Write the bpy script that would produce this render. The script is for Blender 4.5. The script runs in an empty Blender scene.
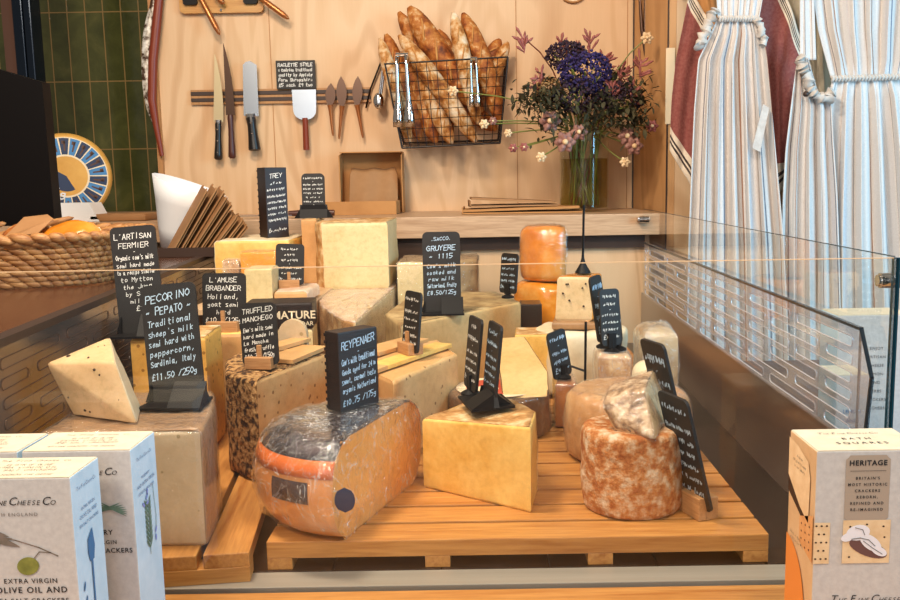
import bpy, bmesh, math, random
from mathutils import Vector, Matrix, noise, Euler
rnd = random.Random(7)
PI = math.pi
scene = bpy.context.scene
COL = scene.collection

# ------------------------------------------------------------------ camera
FPX, PX, CZ = 890., 483., .424
PITCH, ROLL = math.atan(122/890), .016
c_, s_ = math.cos(PITCH), math.sin(PITCH)
cr, sr = math.cos(ROLL), math.sin(ROLL)
FW = Vector((0, c_, -s_)); R0 = Vector((1, 0, 0)); U0 = Vector((0, s_, c_))
RT = R0*cr - U0*sr; UP = R0*sr + U0*cr
def ray(px, py): return FW + RT*((px-PX)/FPX) + UP*((300-py)/FPX)
def at(px, py, Y):                       # point seen at a pixel, standing at distance Y
    r = ray(px, py); t = Y/r.y
    return Vector((r.x*t, Y, CZ+r.z*t))
def gz(px, py, z):                       # point seen at a pixel, lying at height z
    r = ray(px, py); t = (z-CZ)/r.z
    return Vector((r.x*t, r.y*t, z))
cam = bpy.data.cameras.new('camera'); co = bpy.data.objects.new('camera', cam); COL.objects.link(co)
co.matrix_world = Matrix.Translation((0, 0, CZ)) @ Matrix((RT, UP, -FW)).transposed().to_4x4()
cam.sensor_width = 36; cam.lens = FPX/900*36; cam.shift_x = (450-PX)/900; cam.clip_start = .02
scene.camera = co

# ------------------------------------------------------------------ materials
def srgb(h):
    if isinstance(h, str):
        v = [int(h[i:i+2], 16)/255 for i in (0, 2, 4)]
        return tuple(((x/12.92) if x <= .04045 else ((x+.055)/1.055)**2.4) for x in v)+(1,)
    return tuple(h)+(1,)
class MB_:
    def __init__(s, name):
        s.m = bpy.data.materials.new(name); s.m.use_nodes = True
        s.n = s.m.node_tree.nodes; s.l = s.m.node_tree.links; s.n.clear()
        s.out = s.n.new('ShaderNodeOutputMaterial')
        s.tc = s.n.new('ShaderNodeTexCoord')
    def new(s, t, **k):
        n = s.n.new('ShaderNode'+t)
        for a, b in k.items():
            if a.startswith('i_'): n.inputs[a[2:].replace('_', ' ')].default_value = b
            else: setattr(n, a, b)
        return n
    def lk(s, a, b): s.l.new(a, b)
    def coord(s, scale=(1, 1, 1), kind='Object', rot=(0, 0, 0)):
        mp = s.new('Mapping'); mp.inputs['Scale'].default_value = scale; mp.inputs['Rotation'].default_value = rot
        s.lk(s.tc.outputs[kind], mp.inputs['Vector']); return mp.outputs[0]
    def noise(s, vec, scale, detail=4, rough=.55, dist=0):
        n = s.new('TexNoise'); n.inputs['Scale'].default_value = scale; n.inputs['Detail'].default_value = detail
        n.inputs['Roughness'].default_value = rough; n.inputs['Distortion'].default_value = dist
        s.lk(vec, n.inputs['Vector']); return n.outputs['Fac']
    def ramp(s, fac, stops):
        r = s.new('ValToRGB'); e = r.color_ramp.elements
        while len(e) < len(stops): e.new(.5)
        for i, (p, c) in enumerate(stops): e[i].position = p; e[i].color = srgb(c)
        s.lk(fac, r.inputs[0]); return r.outputs[0]
    def mix(s, fac, a, b, mode='MIX'):
        m = s.new('Mix', data_type='RGBA', blend_type=mode)
        for v, k in ((fac, 0), (a, 6), (b, 7)):
            if isinstance(v, (int, float)): m.inputs[k].default_value = v
            elif isinstance(v, (tuple, str)): m.inputs[k].default_value = srgb(v) if isinstance(v, str) else v
            else: s.lk(v, m.inputs[k])
        return m.outputs[2]
    def fin(s, col, rough=.6, metal=0, bump=None, bstr=.3, bdist=.002, spec=.5, coat=0, sss=0):
        b = s.new('BsdfPrincipled'); b.inputs['Roughness'].default_value = rough
        b.inputs['Metallic'].default_value = metal; b.inputs['Specular IOR Level'].default_value = spec
        b.inputs['Coat Weight'].default_value = coat; b.inputs['Coat Roughness'].default_value = .15
        if sss: b.inputs['Subsurface Weight'].default_value = sss; b.inputs['Subsurface Radius'].default_value = (.01, .006, .003); b.inputs['Subsurface Scale'].default_value = 1
        if isinstance(col, (tuple, str)): b.inputs['Base Color'].default_value = srgb(col) if isinstance(col, str) else col
        else: s.lk(col, b.inputs['Base Color'])
        if bump is not None:
            n = s.new('Bump'); n.inputs['Strength'].default_value = bstr; n.inputs['Distance'].default_value = bdist
            s.lk(bump, n.inputs['Height']); s.lk(n.outputs[0], b.inputs['Normal'])
        s.lk(b.outputs[0], s.out.inputs[0]); return s.m

def plain(name, c, rough=.5, metal=0, spec=.5, coat=0):
    return MB_(name).fin(c, rough, metal, spec=spec, coat=coat)
def mottled(name, stops, scale=20, rough=.7, bs=60, bstr=.3, bdist=.002, detail=6, stretch=(1, 1, 1), metal=0, coat=0, dist=0, sss=0):
    m = MB_(name); v = m.coord(stretch)
    f = m.noise(v, scale, detail, .6, dist)
    return m.fin(m.ramp(f, stops), rough, metal, m.noise(v, bs, 5), bstr, bdist, coat=coat, sss=sss)
def paste(name, c1, c2, holes=0, hcol='8a6a30', scale=12, hs=45, sss=.1, rough=.5):
    m = MB_(name); v = m.coord()
    f = m.noise(v, scale, 5, .6)
    col = m.ramp(f, [(.35, c1), (.65, c2)])
    bumpf = m.noise(v, 90, 4)
    col = m.mix(.22, col, m.ramp(m.noise(v, 85, 6, .75), [(.36, hcol), (.5, c1), (.64, c2)]))
    if holes:
        vo = m.new('TexVoronoi'); vo.inputs['Scale'].default_value = hs; m.lk(v, vo.inputs['Vector'])
        g = m.noise(v, 14, 2)
        mth = m.new('Math', operation='MULTIPLY_ADD'); m.lk(g, mth.inputs[0]); mth.inputs[1].default_value = -.9*holes; mth.inputs[2].default_value = .5*holes+.16
        gt = m.new('Math', operation='LESS_THAN'); m.lk(vo.outputs['Distance'], gt.inputs[0])
        cl = m.new('Math', operation='MAXIMUM'); m.lk(mth.outputs[0], cl.inputs[0]); cl.inputs[1].default_value = .03
        m.lk(cl.outputs[0], gt.inputs[1])
        col = m.mix(gt.outputs[0], col, hcol)
    return m.fin(col, rough, 0, bumpf, .25, .0015, sss=sss)
def wood(name, c1, c2, c3=None, along='X', scale=1., rough=.5, fine=1, coat=0, kind='Object'):
    m = MB_(name)
    st = {'X': (.6, 9, 9), 'Y': (9, .6, 9), 'Z': (9, 9, .6)}[along]
    v = m.coord(tuple(a*scale for a in st), kind)
    f = m.noise(v, 3, 6, .6, 1.2)
    f2 = m.noise(m.coord(tuple(a*scale*8 for a in st), kind), 4, 3)
    col = m.ramp(f, [(.3, c1), (.5, c2), (.7, c3 or c1)])
    col = m.mix(.42, col, m.ramp(f2, [(.35, c3 or c1), (.62, c2)]))
    return m.fin(col, rough, 0, f2, .12*fine, .001, coat=coat)
def plywood(name, c1, c2, c3):
    m = MB_(name); v = m.coord((1, 1, .22))
    n = m.noise(v, 2.2, 3, .5, .6)
    w = m.new('Math', operation='MULTIPLY'); m.lk(n, w.inputs[0]); w.inputs[1].default_value = 60
    sn = m.new('Math', operation='SINE'); m.lk(w.outputs[0], sn.inputs[0])
    ab = m.new('Math', operation='MULTIPLY_ADD'); m.lk(sn.outputs[0], ab.inputs[0]); ab.inputs[1].default_value = .5; ab.inputs[2].default_value = .5
    f2 = m.noise(m.coord((60, 60, 3)), 3, 4)
    col = m.ramp(ab.outputs[0], [(0, c2), (.25, c1), (.8, c1), (1, c3)])
    big = m.noise(m.coord((1, 1, 1)), 1.7, 3)
    col = m.mix(.30, col, m.ramp(f2, [(.3, c2), (.7, c1)]))
    col = m.mix(.35, col, m.ramp(big, [(.35, c2), (.65, c1)]))
    return m.fin(col, .5, 0, f2, .08, .001)
def glassy(name, tint=(1, 1, 1, 1), refl=.06, rough=.02, bump=0, bscale=30, haze=None, maxr=.35, crinkle_glint=0):
    m = MB_(name)
    t = m.new('BsdfTransparent'); t.inputs[0].default_value = tint
    g = m.new('BsdfGlossy'); g.inputs['Roughness'].default_value = rough; g.inputs['Color'].default_value = (1, 1, 1, 1)
    fr = m.new('Fresnel'); fr.inputs['IOR'].default_value = 1.45
    ad = m.new('Math', operation='ADD'); m.lk(fr.outputs[0], ad.inputs[0]); ad.inputs[1].default_value = refl-.04; ad.use_clamp = True
    gm = m.new('NewGeometry'); ib = m.new('Math', operation='SUBTRACT'); ib.inputs[0].default_value = 1; m.lk(gm.outputs['Backfacing'], ib.inputs[1])
    cl = m.new('Math', operation='MINIMUM'); m.lk(ad.outputs[0], cl.inputs[0]); cl.inputs[1].default_value = maxr
    gf = m.new('Math', operation='MULTIPLY'); m.lk(cl.outputs[0], gf.inputs[0]); m.lk(ib.outputs[0], gf.inputs[1]); ad = gf
    if bump:
        f = m.noise(m.coord(), bscale, 5, .6, .8); b = m.new('Bump'); b.inputs['Strength'].default_value = bump; b.inputs['Distance'].default_value = .004
        m.lk(f, b.inputs['Height']); m.lk(b.outputs[0], g.inputs['Normal']); m.lk(b.outputs[0], fr.inputs['Normal'])
    x = m.new('MixShader'); m.lk(ad.outputs[0], x.inputs[0]); m.lk(t.outputs[0], x.inputs[1]); m.lk(g.outputs[0], x.inputs[2])
    last = x.outputs[0]
    if haze:
        d = m.new('BsdfDiffuse'); d.inputs[0].default_value = haze[1]
        y = m.new('MixShader'); hm = m.new('Math', operation='MULTIPLY'); m.lk(ib.outputs[0], hm.inputs[0]); hm.inputs[1].default_value = haze[0]
        if crinkle_glint:  # highlights on the film folds, put in as thin pale haze lines
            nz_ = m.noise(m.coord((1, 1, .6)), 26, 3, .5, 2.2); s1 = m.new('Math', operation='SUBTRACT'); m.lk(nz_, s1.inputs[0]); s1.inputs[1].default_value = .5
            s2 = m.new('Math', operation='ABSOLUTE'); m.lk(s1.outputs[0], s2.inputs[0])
            s3 = m.new('MapRange'); m.lk(s2.outputs[0], s3.inputs[0]); s3.inputs[1].default_value = 0; s3.inputs[2].default_value = .012; s3.inputs[3].default_value = crinkle_glint; s3.inputs[4].default_value = haze[0]
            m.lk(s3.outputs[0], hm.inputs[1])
        pass; m.lk(hm.outputs[0], y.inputs[0]); m.lk(last, y.inputs[1]); m.lk(d.outputs[0], y.inputs[2]); last = y.outputs[0]
    m.lk(last, m.out.inputs[0]); return m.m

M = {}
M['ply'] = plywood('plywood', 'dcb890', 'cba276', 'bd9268')
M['ply2'] = plywood('plywood_side', 'cf9f6c', 'bf8c58', 'a87646')
M['ply_edge'] = wood('plywood_edge', '9b6a3e', 'b5824f', along='Z')
M['counter'] = wood('counter_wood', 'b58f6c', 'c9a684', 'a17c5b', along='X', rough=.35)
M['ledge'] = wood('ledge_wood', '4c2a1a', '5c3622', '3c2012', along='X', rough=.25, coat=.3)
M['bamboo'] = wood('bamboo', 'a8692f', 'c48a4a', '955722', along='X', rough=.38, scale=.8)
M['bamboo_y'] = wood('bamboo_lengthwise', 'a8692f', 'c48a4a', '955722', along='Y', rough=.38, scale=.8)
M['oak'] = wood('light_block_wood', 'a87548', 'c08f5f', '946238', along='X', rough=.5, scale=2)
M['board'] = wood('board_wood', 'b8823f', 'c99552', 'a87034', along='X', rough=.4)
def tiles():
    m = MB_('green_glazed_tiles')
    v = m.coord((1, 1, 1), 'Object', (PI/2, 0, 0))
    sp = m.new('SeparateXYZ'); m.lk(m.tc.outputs['Object'], sp.inputs[0])
    cb = m.new('CombineXYZ'); m.lk(sp.outputs['X'], cb.inputs['X']); za = m.new('Math', operation='ADD'); m.lk(sp.outputs['Z'], za.inputs[0]); za.inputs[1].default_value = -(at(95, 12, 3.4).z % .250); m.lk(za.outputs[0], cb.inputs['Y'])
    b = m.new('TexBrick', offset=0., squash=1.); b.inputs['Scale'].default_value = 1
    b.inputs['Brick Width'].default_value = .066; b.inputs['Row Height'].default_value = .250
    b.inputs['Mortar Size'].default_value = .0022; b.inputs['Bias'].default_value = -.1
    b.inputs['Color1'].default_value = srgb('4f5230'); b.inputs['Color2'].default_value = srgb('3a4024'); b.inputs['Mortar'].default_value = srgb('8d7448')
    m.lk(cb.outputs[0], b.inputs['Vector'])
    n = m.noise(m.coord(), 9, 5, .6, .5)
    col = m.mix(.45, b.outputs['Color'], m.ramp(n, [(.3, '2c3018'), (.55, '55582f'), (.75, '7c7844')]))
    col = m.mix(b.outputs['Fac'], col, '8d7448')
    hb = m.mix(.5, m.noise(m.coord(), 14, 3, .5, .4), b.outputs['Fac'])
    return m.fin(col, .12, 0, hb, .45, .006)
M['tiles'] = tiles()
M['steel'] = mottled('brushed_steel', [(.3, '8c8478'), (.7, 'a39b8e')], 6, .35, 80, .05, metal=.15, stretch=(.2, 8, 8))
M['brown_steel'] = mottled('brown_glossy_panel', [(.3, '5c4a40'), (.7, '70594d')], 3, .2, 40, .03, coat=.5)
M['case_floor'] = mottled('dark_brown_tray', [(.3, '1d130e'), (.7, '30221a')], 5, .3, 60, .1, coat=.2)
M['dark_opening'] = mottled('dark_brown_shelf', [(.3, '2b1a10'), (.7, '452c1a')], 3, .5)
M['glass'] = glassy('clear_glass', (.97, .985, .985, 1), .045)
M['glass_edge'] = plain('green_glass_edge', '0e3a4a', .15)
M['glass_rim'] = plain('polished_glass_rim', 'd8b690', .2)
M['acrylic'] = glassy('clear_acrylic', (.90, .91, .93, 1), .06, .05, haze=(.22, (.58, .53, .56, 1)))
M['acrylic_rim'] = glassy('acrylic_cut_rim', (.93, .93, .96, 1), .30, .08, haze=(.45, (.75, .72, .76, 1)))
M['acrylic_edge'] = plain('blue_black_acrylic_edge', '14222e', .2)
M['slot_rim'] = plain('slot_rim', '7c5c4a', .2, .3)
M['chrome'] = plain('chrome', 'd5d2d0', .12, 1)
M['black'] = plain('black_plastic', '0e0b0c', .5, spec=.25)
M['slate'] = mottled('chalkboard_black', [(.3, '15110f'), (.7, '1f1a19')], 30, .55, 100, .1)
M['blackwood'] = mottled('black_painted_wood', [(.3, '1a0f0c'), (.7, '2a1812')], 30, .5, 60, .3, stretch=(1, 1, 6))
M['chalk'] = plain('chalk_white', 'f2efe8', .9)
M['chalk_blue'] = plain('pale_blue_chalk', 'c4dcf0', .9)
M['ink'] = plain('black_ink', '1c1a1c', .7)
M['ink_grey'] = plain('grey_ink', '6f6a66', .7)
M['ink_cool'] = plain('cool_tinted_ink', '3c6d9a', .7)  # side print colour takes in the same cool light as the card
M['carton'] = mottled('linen_white_card', [(.35, 'bdbbba'), (.65, 'cac8c6')], 160, .7, 200, .1)
M['carton_top'] = mottled('cream_card', [(.35, 'c8bda6'), (.65, 'd2c8b2')], 60, .7)
M['carton_side'] = mottled('cool_lit_card', [(.35, 'b4cfe0'), (.65, 'c6dcea')], 30, .6)  # cool window light put into the colour of the grey side card
M['carton_tan'] = mottled('tan_card', [(.3, 'c9a57a'), (.7, 'dcbc93')], 20, .6)
M['taupe'] = plain('taupe_print', 'a8998a', .7)
M['cracker'] = mottled('cracker_biscuit', [(.3, 'd9b88c'), (.7, 'ecd2ab')], 60, .8)
M['cracker_hot'] = mottled('toasted_biscuit', [(.3, 'cc9058'), (.7, 'e0ac74')], 60, .8)
M['dark_brown'] = plain('dark_brown', '38251c', .5)
M['fig'] = plain('fig_purple', '6a4a48', .5)
M['cream_white'] = plain('whipped_white', 'e9e9f2', .5)
M['olive'] = mottled('olive_green', [(.3, '6f7434'), (.7, '9a9c4c')], 60, .5)
M['leafgrey'] = mottled('olive_leaf', [(.3, '5c5a4c'), (.7, '8a7a72')], 60, .6)
M['leafgreen'] = mottled('rosemary_green', [(.3, '4a6a5c'), (.7, '6f8c7c')], 60, .6)
M['lilac'] = plain('lilac_petal', '7c8ecc', .6)
M['orange_print'] = plain('orange_print', 'e08a3c', .6)
# cheeses
M['p_white'] = paste('ivory_paste', 'c0a684', 'd2ba98', .05, 'a08a64', 10, 40)
M['p_pepper'] = paste('peppercorn_paste', 'd4ac7c', 'e0bc90', 0, sss=.15)
M['pepper'] = plain('black_peppercorn', '43301c', .7)
M['p_yellow'] = paste('yellow_paste', 'e2ac50', 'f2cc7a', .0, 'b07c34', 11, 60)
M['p_holes'] = paste('holey_yellow_paste', 'dda248', 'e8b45c', .16, '9c6a28', 9, 60)
M['p_gold'] = paste('golden_paste', 'dc8c3c', 'eaa85c', .0, 'c07c30', 8, 40)
M['p_pale'] = paste('pale_butter_paste', 'd6bc86', 'e2cb9a', .0, scale=9)
M['p_gruyere'] = paste('gruyere_paste', 'cca468', 'dcb880', .0, scale=7)
M['p_orange'] = paste('orange_paste', 'e89428', 'f0a538', .0, scale=7)
M['p_beige'] = paste('beige_paste', 'c4925a', 'd6aa74', .0, 'b08c58', scale=8)
M['p_herb'] = paste('truffle_paste', 'c89a62', 'dab07c', .02, '8a6238', 8, 60)
M['p_cumin'] = paste('cumin_paste', 'd8b888', 'e4c89c', 0)
M['p_blue'] = paste('creased_grey_paste', 'bc986a', 'd8bc92', .0, scale=14)
M['r_brown'] = mottled('brown_rind', [(.3, '7c5636'), (.5, 'a37a52'), (.7, '8f6844')], 14, .45, 50, .4, coat=.3)
M['r_greybrown'] = mottled('grey_brown_rind', [(.3, '7c5c38'), (.5, 'a88a5c'), (.72, 'ccb080')], 26, .6, 60, .5)
M['r_herb'] = mottled('herb_crusted_rind', [(.42, '3c2412'), (.48, '80562c'), (.55, 'b08450'), (.7, 'cca270')], 110, .9, 90, 1, .006)
M['r_gouda'] = mottled('waxed_orange_rind', [(.3, 'd0702a'), (.5, 'dc9050'), (.7, 'e6a672')], 10, .3, 40, .2, coat=.5)
M['r_tomme'] = mottled('orange_white_bloom_rind', [(.38, 'a05a28'), (.47, 'b8763e'), (.54, 'c4946a'), (.62, 'd2b494'), (.72, 'decab2')], 70, .85, 90, 1, .005, 9)
M['r_tomme2'] = mottled('tan_pitted_rind', [(.3, '9c6a38'), (.5, 'ba8650'), (.72, 'd2aa7c')], 18, .6, 50, .5, .003)
M['r_speckle'] = mottled('speckled_brown_rind', [(.36, '5c4430'), (.46, '927050'), (.56, 'bc9c78'), (.7, 'e0d0ba')], 60, .7, 90, .8, .004, 9)
M['r_white'] = mottled('white_bloom_rind', [(.3, 'cdb48c'), (.55, 'e4d4b4'), (.75, 'efe6d0')], 16, .7, 50, .5, .003)
M['r_orange'] = mottled('glossy_orange_rind', [(.3, 'b86410'), (.5, 'dc8420'), (.7, 'eaa850')], 12, .25, 40, .4, .003, coat=.6)
M['r_crust'] = mottled('cream_crust', [(.34, '946430'), (.48, 'bc8c54'), (.6, 'd8b888'), (.75, 'eadcc0')], 34, .6, 60, .6, .003)
M['r_pink'] = mottled('pinkish_top_rind', [(.3, 'c49a80'), (.5, 'd9b8a0'), (.7, 'e8d4be')], 24, .5, 60, .5, .003, coat=.3)
M['r_dark'] = mottled('dark_brown_rind', [(.3, '38200f'), (.5, '5a3a22'), (.7, '7a5432')], 14, .35, 40, .5, .003, coat=.4)
M['r_amber'] = mottled('amber_rind', [(.3, '7c4418'), (.5, 'a86428'), (.7, 'c88848')], 18, .3, 40, .5, .003, coat=.5)
M['gouda_top'] = mottled('black_purple_wax', [(.3, '241c20'), (.6, '43373c'), (.75, '6c5c5c')], 12, .2, 30, .4, .003, coat=.6)
M['r_amber2'] = mottled('deep_orange_wax', [(.3, 'b84c10'), (.6, 'd86a1e'), (.75, 'e89450')], 14, .3, 40, .3, coat=.5)
M['wrap'] = glassy('clingfilm', (.99, .985, .98, 1), .06, .10, 1., 55, haze=(.02, (.95, .92, .88, 1)), maxr=.8, crinkle_glint=.14)
M['wrapg'] = glassy('taut_clingfilm', (.99, .985, .98, 1), .07, .08, 1., 70, haze=(.015, (.95, .92, .88, 1)), maxr=.9, crinkle_glint=.42)
M['wrap2'] = glassy('crumpled_clingfilm', (.97, .97, .96, 1), .12, .12, 1., 60, haze=(.10, (.85, .84, .82, 1)), maxr=.8, crinkle_glint=.5)
M['labelred'] = plain('label_red', 'b84a34', .5)
M['labelcream'] = plain('label_cream', 'ead4b0', .5)
M['paper_white'] = plain('white_paper', 'e9ecf0', .6)
M['kraft'] = mottled('kraft_paper', [(.3, '93683f'), (.7, 'ab7e52')], 9, .75, 30, .3, .002)
M['kraft2'] = mottled('kraft_card', [(.3, 'a8733e'), (.7, 'bd874e')], 9, .75, 30, .2)
M['wicker'] = mottled('wicker', [(.3, '6a3e20'), (.5, 'a06c3c'), (.7, 'c8985e')], 20, .55, 60, .4, stretch=(1, 6, 6))
M['bread'] = mottled('baguette_crust', [(.34, '5c2a0a'), (.46, '934d16'), (.57, 'b4702c'), (.68, 'd8b484')], 30, .7, 60, .5, .003)
M['bread2'] = mottled('floury_crust', [(.34, '7c4214'), (.45, 'b47634'), (.54, 'd0a878'), (.7, 'e4d2b8')], 30, .8, 60, .5, .003)
M['score'] = mottled('scored_crumb', [(.3, 'a86428'), (.7, 'cc9450')], 40, .8)
M['blade'] = plain('blade_steel', 'c6ccd2', .22, .9)
M['blade_gold'] = plain('warm_blade', 'd9c49a', .28, .6)
M['blade_dark'] = plain('dark_blade', '5c463a', .3, .8)
M['copper'] = plain('copper_handle', 'b06c3c', .3, .6)
M['red_wood'] = plain('red_wood', '7c2f14', .4)
M['handle'] = plain('black_handle', '17110f', .35)
M['maroon_wood'] = plain('dark_wood_handle', '4a231a', .4)
M['wire'] = plain('black_wire', '1d120e', .4, .3)
M['g_leaf'] = mottled('flower_leaf', [(.3, '2a2a16'), (.7, '50482c')], 30, .85)
M['g_stem'] = plain('green_stem', '7c8440', .5)
M['stemred'] = plain('reddish_stem', '7a4030', .6)
M['purple'] = mottled('statice_purple', [(.35, '1c1238'), (.65, '382868')], 120, .8)
M['plum'] = mottled('plum_floret', [(.35, '20101c'), (.65, '3a2034')], 120, .8)
M['pinkbud'] = mottled('pink_bud', [(.3, '7a302c'), (.7, 'b06c62')], 60, .6)
M['pinkflower'] = mottled('dusty_pink_petal', [(.3, '7c5048'), (.7, 'a87a6c')], 40, .6)
M['yellowflower'] = mottled('cream_petal', [(.3, 'd8b080'), (.7, 'f0d8b0')], 40, .6)
M['water'] = glassy('green_water', (.72, .66, .38, 1), .03, .03)
M['vase_glass'] = glassy('vase_glass', (.93, .95, .92, 1), .06, .03)
M['screen'] = plain('black_screen', '060303', .5, spec=.15)
M['foil'] = mottled('mottled_foil', [(.42, '4a3020'), (.5, 'c8c0b4'), (.62, 'f0ebe4')], 40, .3, 60, .4, metal=.3)
M['maroon'] = mottled('maroon_towel', [(.3, '7c3a34'), (.7, '96504a')], 120, .95, 200, .6)
M['yellow_rind'] = mottled('golden_wheel_rind', [(.3, 'c8903c'), (.7, 'e0ac58')], 8, .4)
M['blue_label'] = plain('blue_label', '3f7cae', .5)
M['navy'] = plain('navy_print', '1e3050', .5)
M['floor'] = mottled('dark_shop_floor', [(.3, '5c4c40'), (.7, '6c5a4c')], 5, .6)
M['post'] = plain('dark_metal_post', '1a2430', .15, .6)
M['brown_frame'] = mottled('brown_frame', [(.3, '4e3226'), (.7, '5e4032')], 4, .35, stretch=(1, 1, .1))
def striped(name, base, stripes, border=None):
    m = MB_(name)
    sp = m.new('SeparateXYZ'); m.lk(m.tc.outputs['UV'], sp.inputs[0])
    mu = m.new('Math', operation='FRACT'); m.lk(sp.outputs['X'], mu.inputs[0])
    r = m.new('ValToRGB'); r.color_ramp.interpolation = 'CONSTANT'; e = r.color_ramp.elements
    st = stripes
    while len(e) < len(st): e.new(.5)
    for i, (p, c) in enumerate(st): e[i].position = p; e[i].color = srgb(c)
    m.lk(mu.outputs[0], r.inputs[0]); col = r.outputs[0]
    wv = m.noise(m.coord((300, 300, 300), 'Object'), 1, 2)
    col = m.mix(.12, col, m.ramp(wv, [(.3, 'b8aca0'), (.7, 'ffffff')]))
    return m.fin(col, .9, 0, wv, .3, .001)
B_ = 'd2cbc6'
M['linen_plain'] = mottled('plain_linen', [(.3, 'bdb3aa'), (.7, 'd2cac2')], 60, .9, 120, .5)
M['linen'] = striped('striped_linen', B_, [(0, B_), (.18, '66646f'), (.205, B_), (.46, '94603f'), (.482, B_), (.72, 'c9c3c4'), (.80, B_), (.93, '54637a'), (.955, B_)])
def towelmat():
    m = MB_('maroon_towel_striped_ends'); sp = m.new('SeparateXYZ'); m.lk(m.tc.outputs['UV'], sp.inputs[0])
    r = m.new('ValToRGB'); r.color_ramp.interpolation = 'CONSTANT'; e = r.color_ramp.elements
    st = [(0, 'e9dcc8'), (.035, '1e1a20'), (.05, 'e9dcc8'), (.06, '1e1a20'), (.075, 'e9dcc8'), (.11, '8a4440'),
          (.87, 'e9dcc8'), (.895, '1e1a20'), (.908, 'e9dcc8'), (.92, '1e1a20'), (.935, 'e9dcc8'), (.948, '1e1a20'), (.96, 'e9dcc8')]
    while len(e) < len(st): e.new(.5)
    for i, (p, c) in enumerate(st): e[i].position = p; e[i].color = srgb(c)
    m.lk(sp.outputs['Y'], r.inputs[0])
    f = m.noise(m.coord(), 150, 3)
    return m.fin(m.mix(.15, r.outputs[0], m.ramp(f, [(.3, '40302c'), (.7, 'c0a090')])), .95, 0, f, .5, .002)
M['towel'] = towelmat()

# ------------------------------------------------------------------ object helpers
USED = set()
def props(o, label=None, cat=None, group=None, kind=None):
    if label:
        if label in USED and not group: print('DUP LABEL', label)
        USED.add(label); o['label'] = label
    if cat: o['category'] = cat
    if group: o['group'] = group
    if kind: o['kind'] = kind
    return o
def thing(name, label, cat, loc=(0, 0, 0), rot=(0, 0, 0), group=None):
    o = bpy.data.objects.new(name, None); COL.objects.link(o); o.empty_display_size = .02
    o.location = loc; o.rotation_euler = rot
    return props(o, label, cat, group)
def obj(name, bm, mats, parent=None, smooth=None, sub=0, solid=0, solid_off=0, label=None, loc=None, rot=None):
    me = bpy.data.meshes.new(name)
    if smooth is not None:
        bm.normal_update()
        for f in bm.faces: f.smooth = True
        for e in bm.edges:
            if len(e.link_faces) == 2 and e.calc_face_angle(0) > math.radians(smooth): e.smooth = False
    bm.to_mesh(me); bm.free()
    for m_ in (mats if isinstance(mats, (list, tuple)) else [mats]): me.materials.append(m_)
    o = bpy.data.objects.new(name, me); COL.objects.link(o)
    if parent: o.parent = parent
    if loc is not None: o.location = loc
    if rot is not None: o.rotation_euler = rot
    if solid:
        md = o.modifiers.new('solid', 'SOLIDIFY'); md.thickness = solid; md.offset = solid_off
    if sub:
        md = o.modifiers.new('sub', 'SUBSURF'); md.levels = sub; md.render_levels = sub
    if label: o['label'] = label
    return o
def struct(name, bm, m, **k):
    return props(obj(name, bm, m, **k), kind='structure')
def clone(root):
    r = root.copy(); COL.objects.link(r)
    for ch in root.children:
        c = ch.copy(); COL.objects.link(c); c.parent = r
        for g in ch.children:
            d = g.copy(); COL.objects.link(d); d.parent = c
    return r
def NB(): return bmesh.new()
def box(bm, lo, hi, mat=0, bev=0, mtx=None):
    lo, hi = Vector(lo), Vector(hi)
    r = bmesh.ops.create_cube(bm, size=1, matrix=Matrix.Translation((lo+hi)/2) @ Matrix.Diagonal((hi-lo).to_4d()*1))
    vs = r['verts']
    if bev:
        es = list({e for v in vs for e in v.link_edges})
        rr = bmesh.ops.bevel(bm, geom=es, offset=bev, segments=2, affect='EDGES', profile=.6)
        vs = list({v for f in rr['faces'] for v in f.verts} | {v for v in vs if v.is_valid})
    fs = {f for v in vs for f in v.link_faces}
    for f in fs: f.material_index = mat
    if mtx is not None:
        for v in vs: v.co = mtx @ v.co
    return bm
def tube(bm, pts, rad, seg=8, cap=True, mat=0, closed=False):
    pts = [Vector(p) for p in pts]; n = len(pts)
    rs = rad if isinstance(rad, (list, tuple)) else [rad]*n
    rings = []; prevn = None
    for i, p in enumerate(pts):
        if closed: t = (pts[(i+1) % n]-pts[i-1])
        else: t = pts[min(i+1, n-1)]-pts[max(i-1, 0)]
        t = t.normalized() if t.length > 1e-9 else Vector((0, 0, 1))
        if prevn is None:
            a = Vector((0, 0, 1)) if abs(t.z) < .9 else Vector((1, 0, 0)); nn = t.cross(a).normalized()
        else: nn = (prevn - t*prevn.dot(t)); nn = nn.normalized() if nn.length > 1e-6 else t.orthogonal().normalized()
        prevn = nn; b = t.cross(nn)
        rings.append([bm.verts.new(p+(nn*math.cos(2*PI*k/seg)+b*math.sin(2*PI*k/seg))*rs[i]) for k in range(seg)])
    m = n if closed else n-1
    for i in range(m):
        a, b = rings[i], rings[(i+1) % n]
        for k in range(seg):
            f = bm.faces.new((a[k], a[(k+1) % seg], b[(k+1) % seg], b[k])); f.material_index = mat
    if cap and not closed:
        f = bm.faces.new(rings[0][::-1]); f.material_index = mat
        f = bm.faces.new(rings[-1]); f.material_index = mat
    return bm
def lathe(bm, prof, seg=32, mtx=None, mat=0, capb=True, capt=True):
    rings = []
    for r, z in prof:
        rings.append([bm.verts.new((r*math.cos(2*PI*k/seg), r*math.sin(2*PI*k/seg), z)) for k in range(seg)])
    for i in range(len(prof)-1):
        for k in range(seg):
            f = bm.faces.new((rings[i][k], rings[i][(k+1) % seg], rings[i+1][(k+1) % seg], rings[i+1][k])); f.material_index = mat
    if capb: bm.faces.new(rings[0][::-1]).material_index = mat
    if capt: bm.faces.new(rings[-1]).material_index = mat
    if mtx is not None:
        for rg in rings:
            for v in rg: v.co = mtx @ v.co
    return bm
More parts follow.
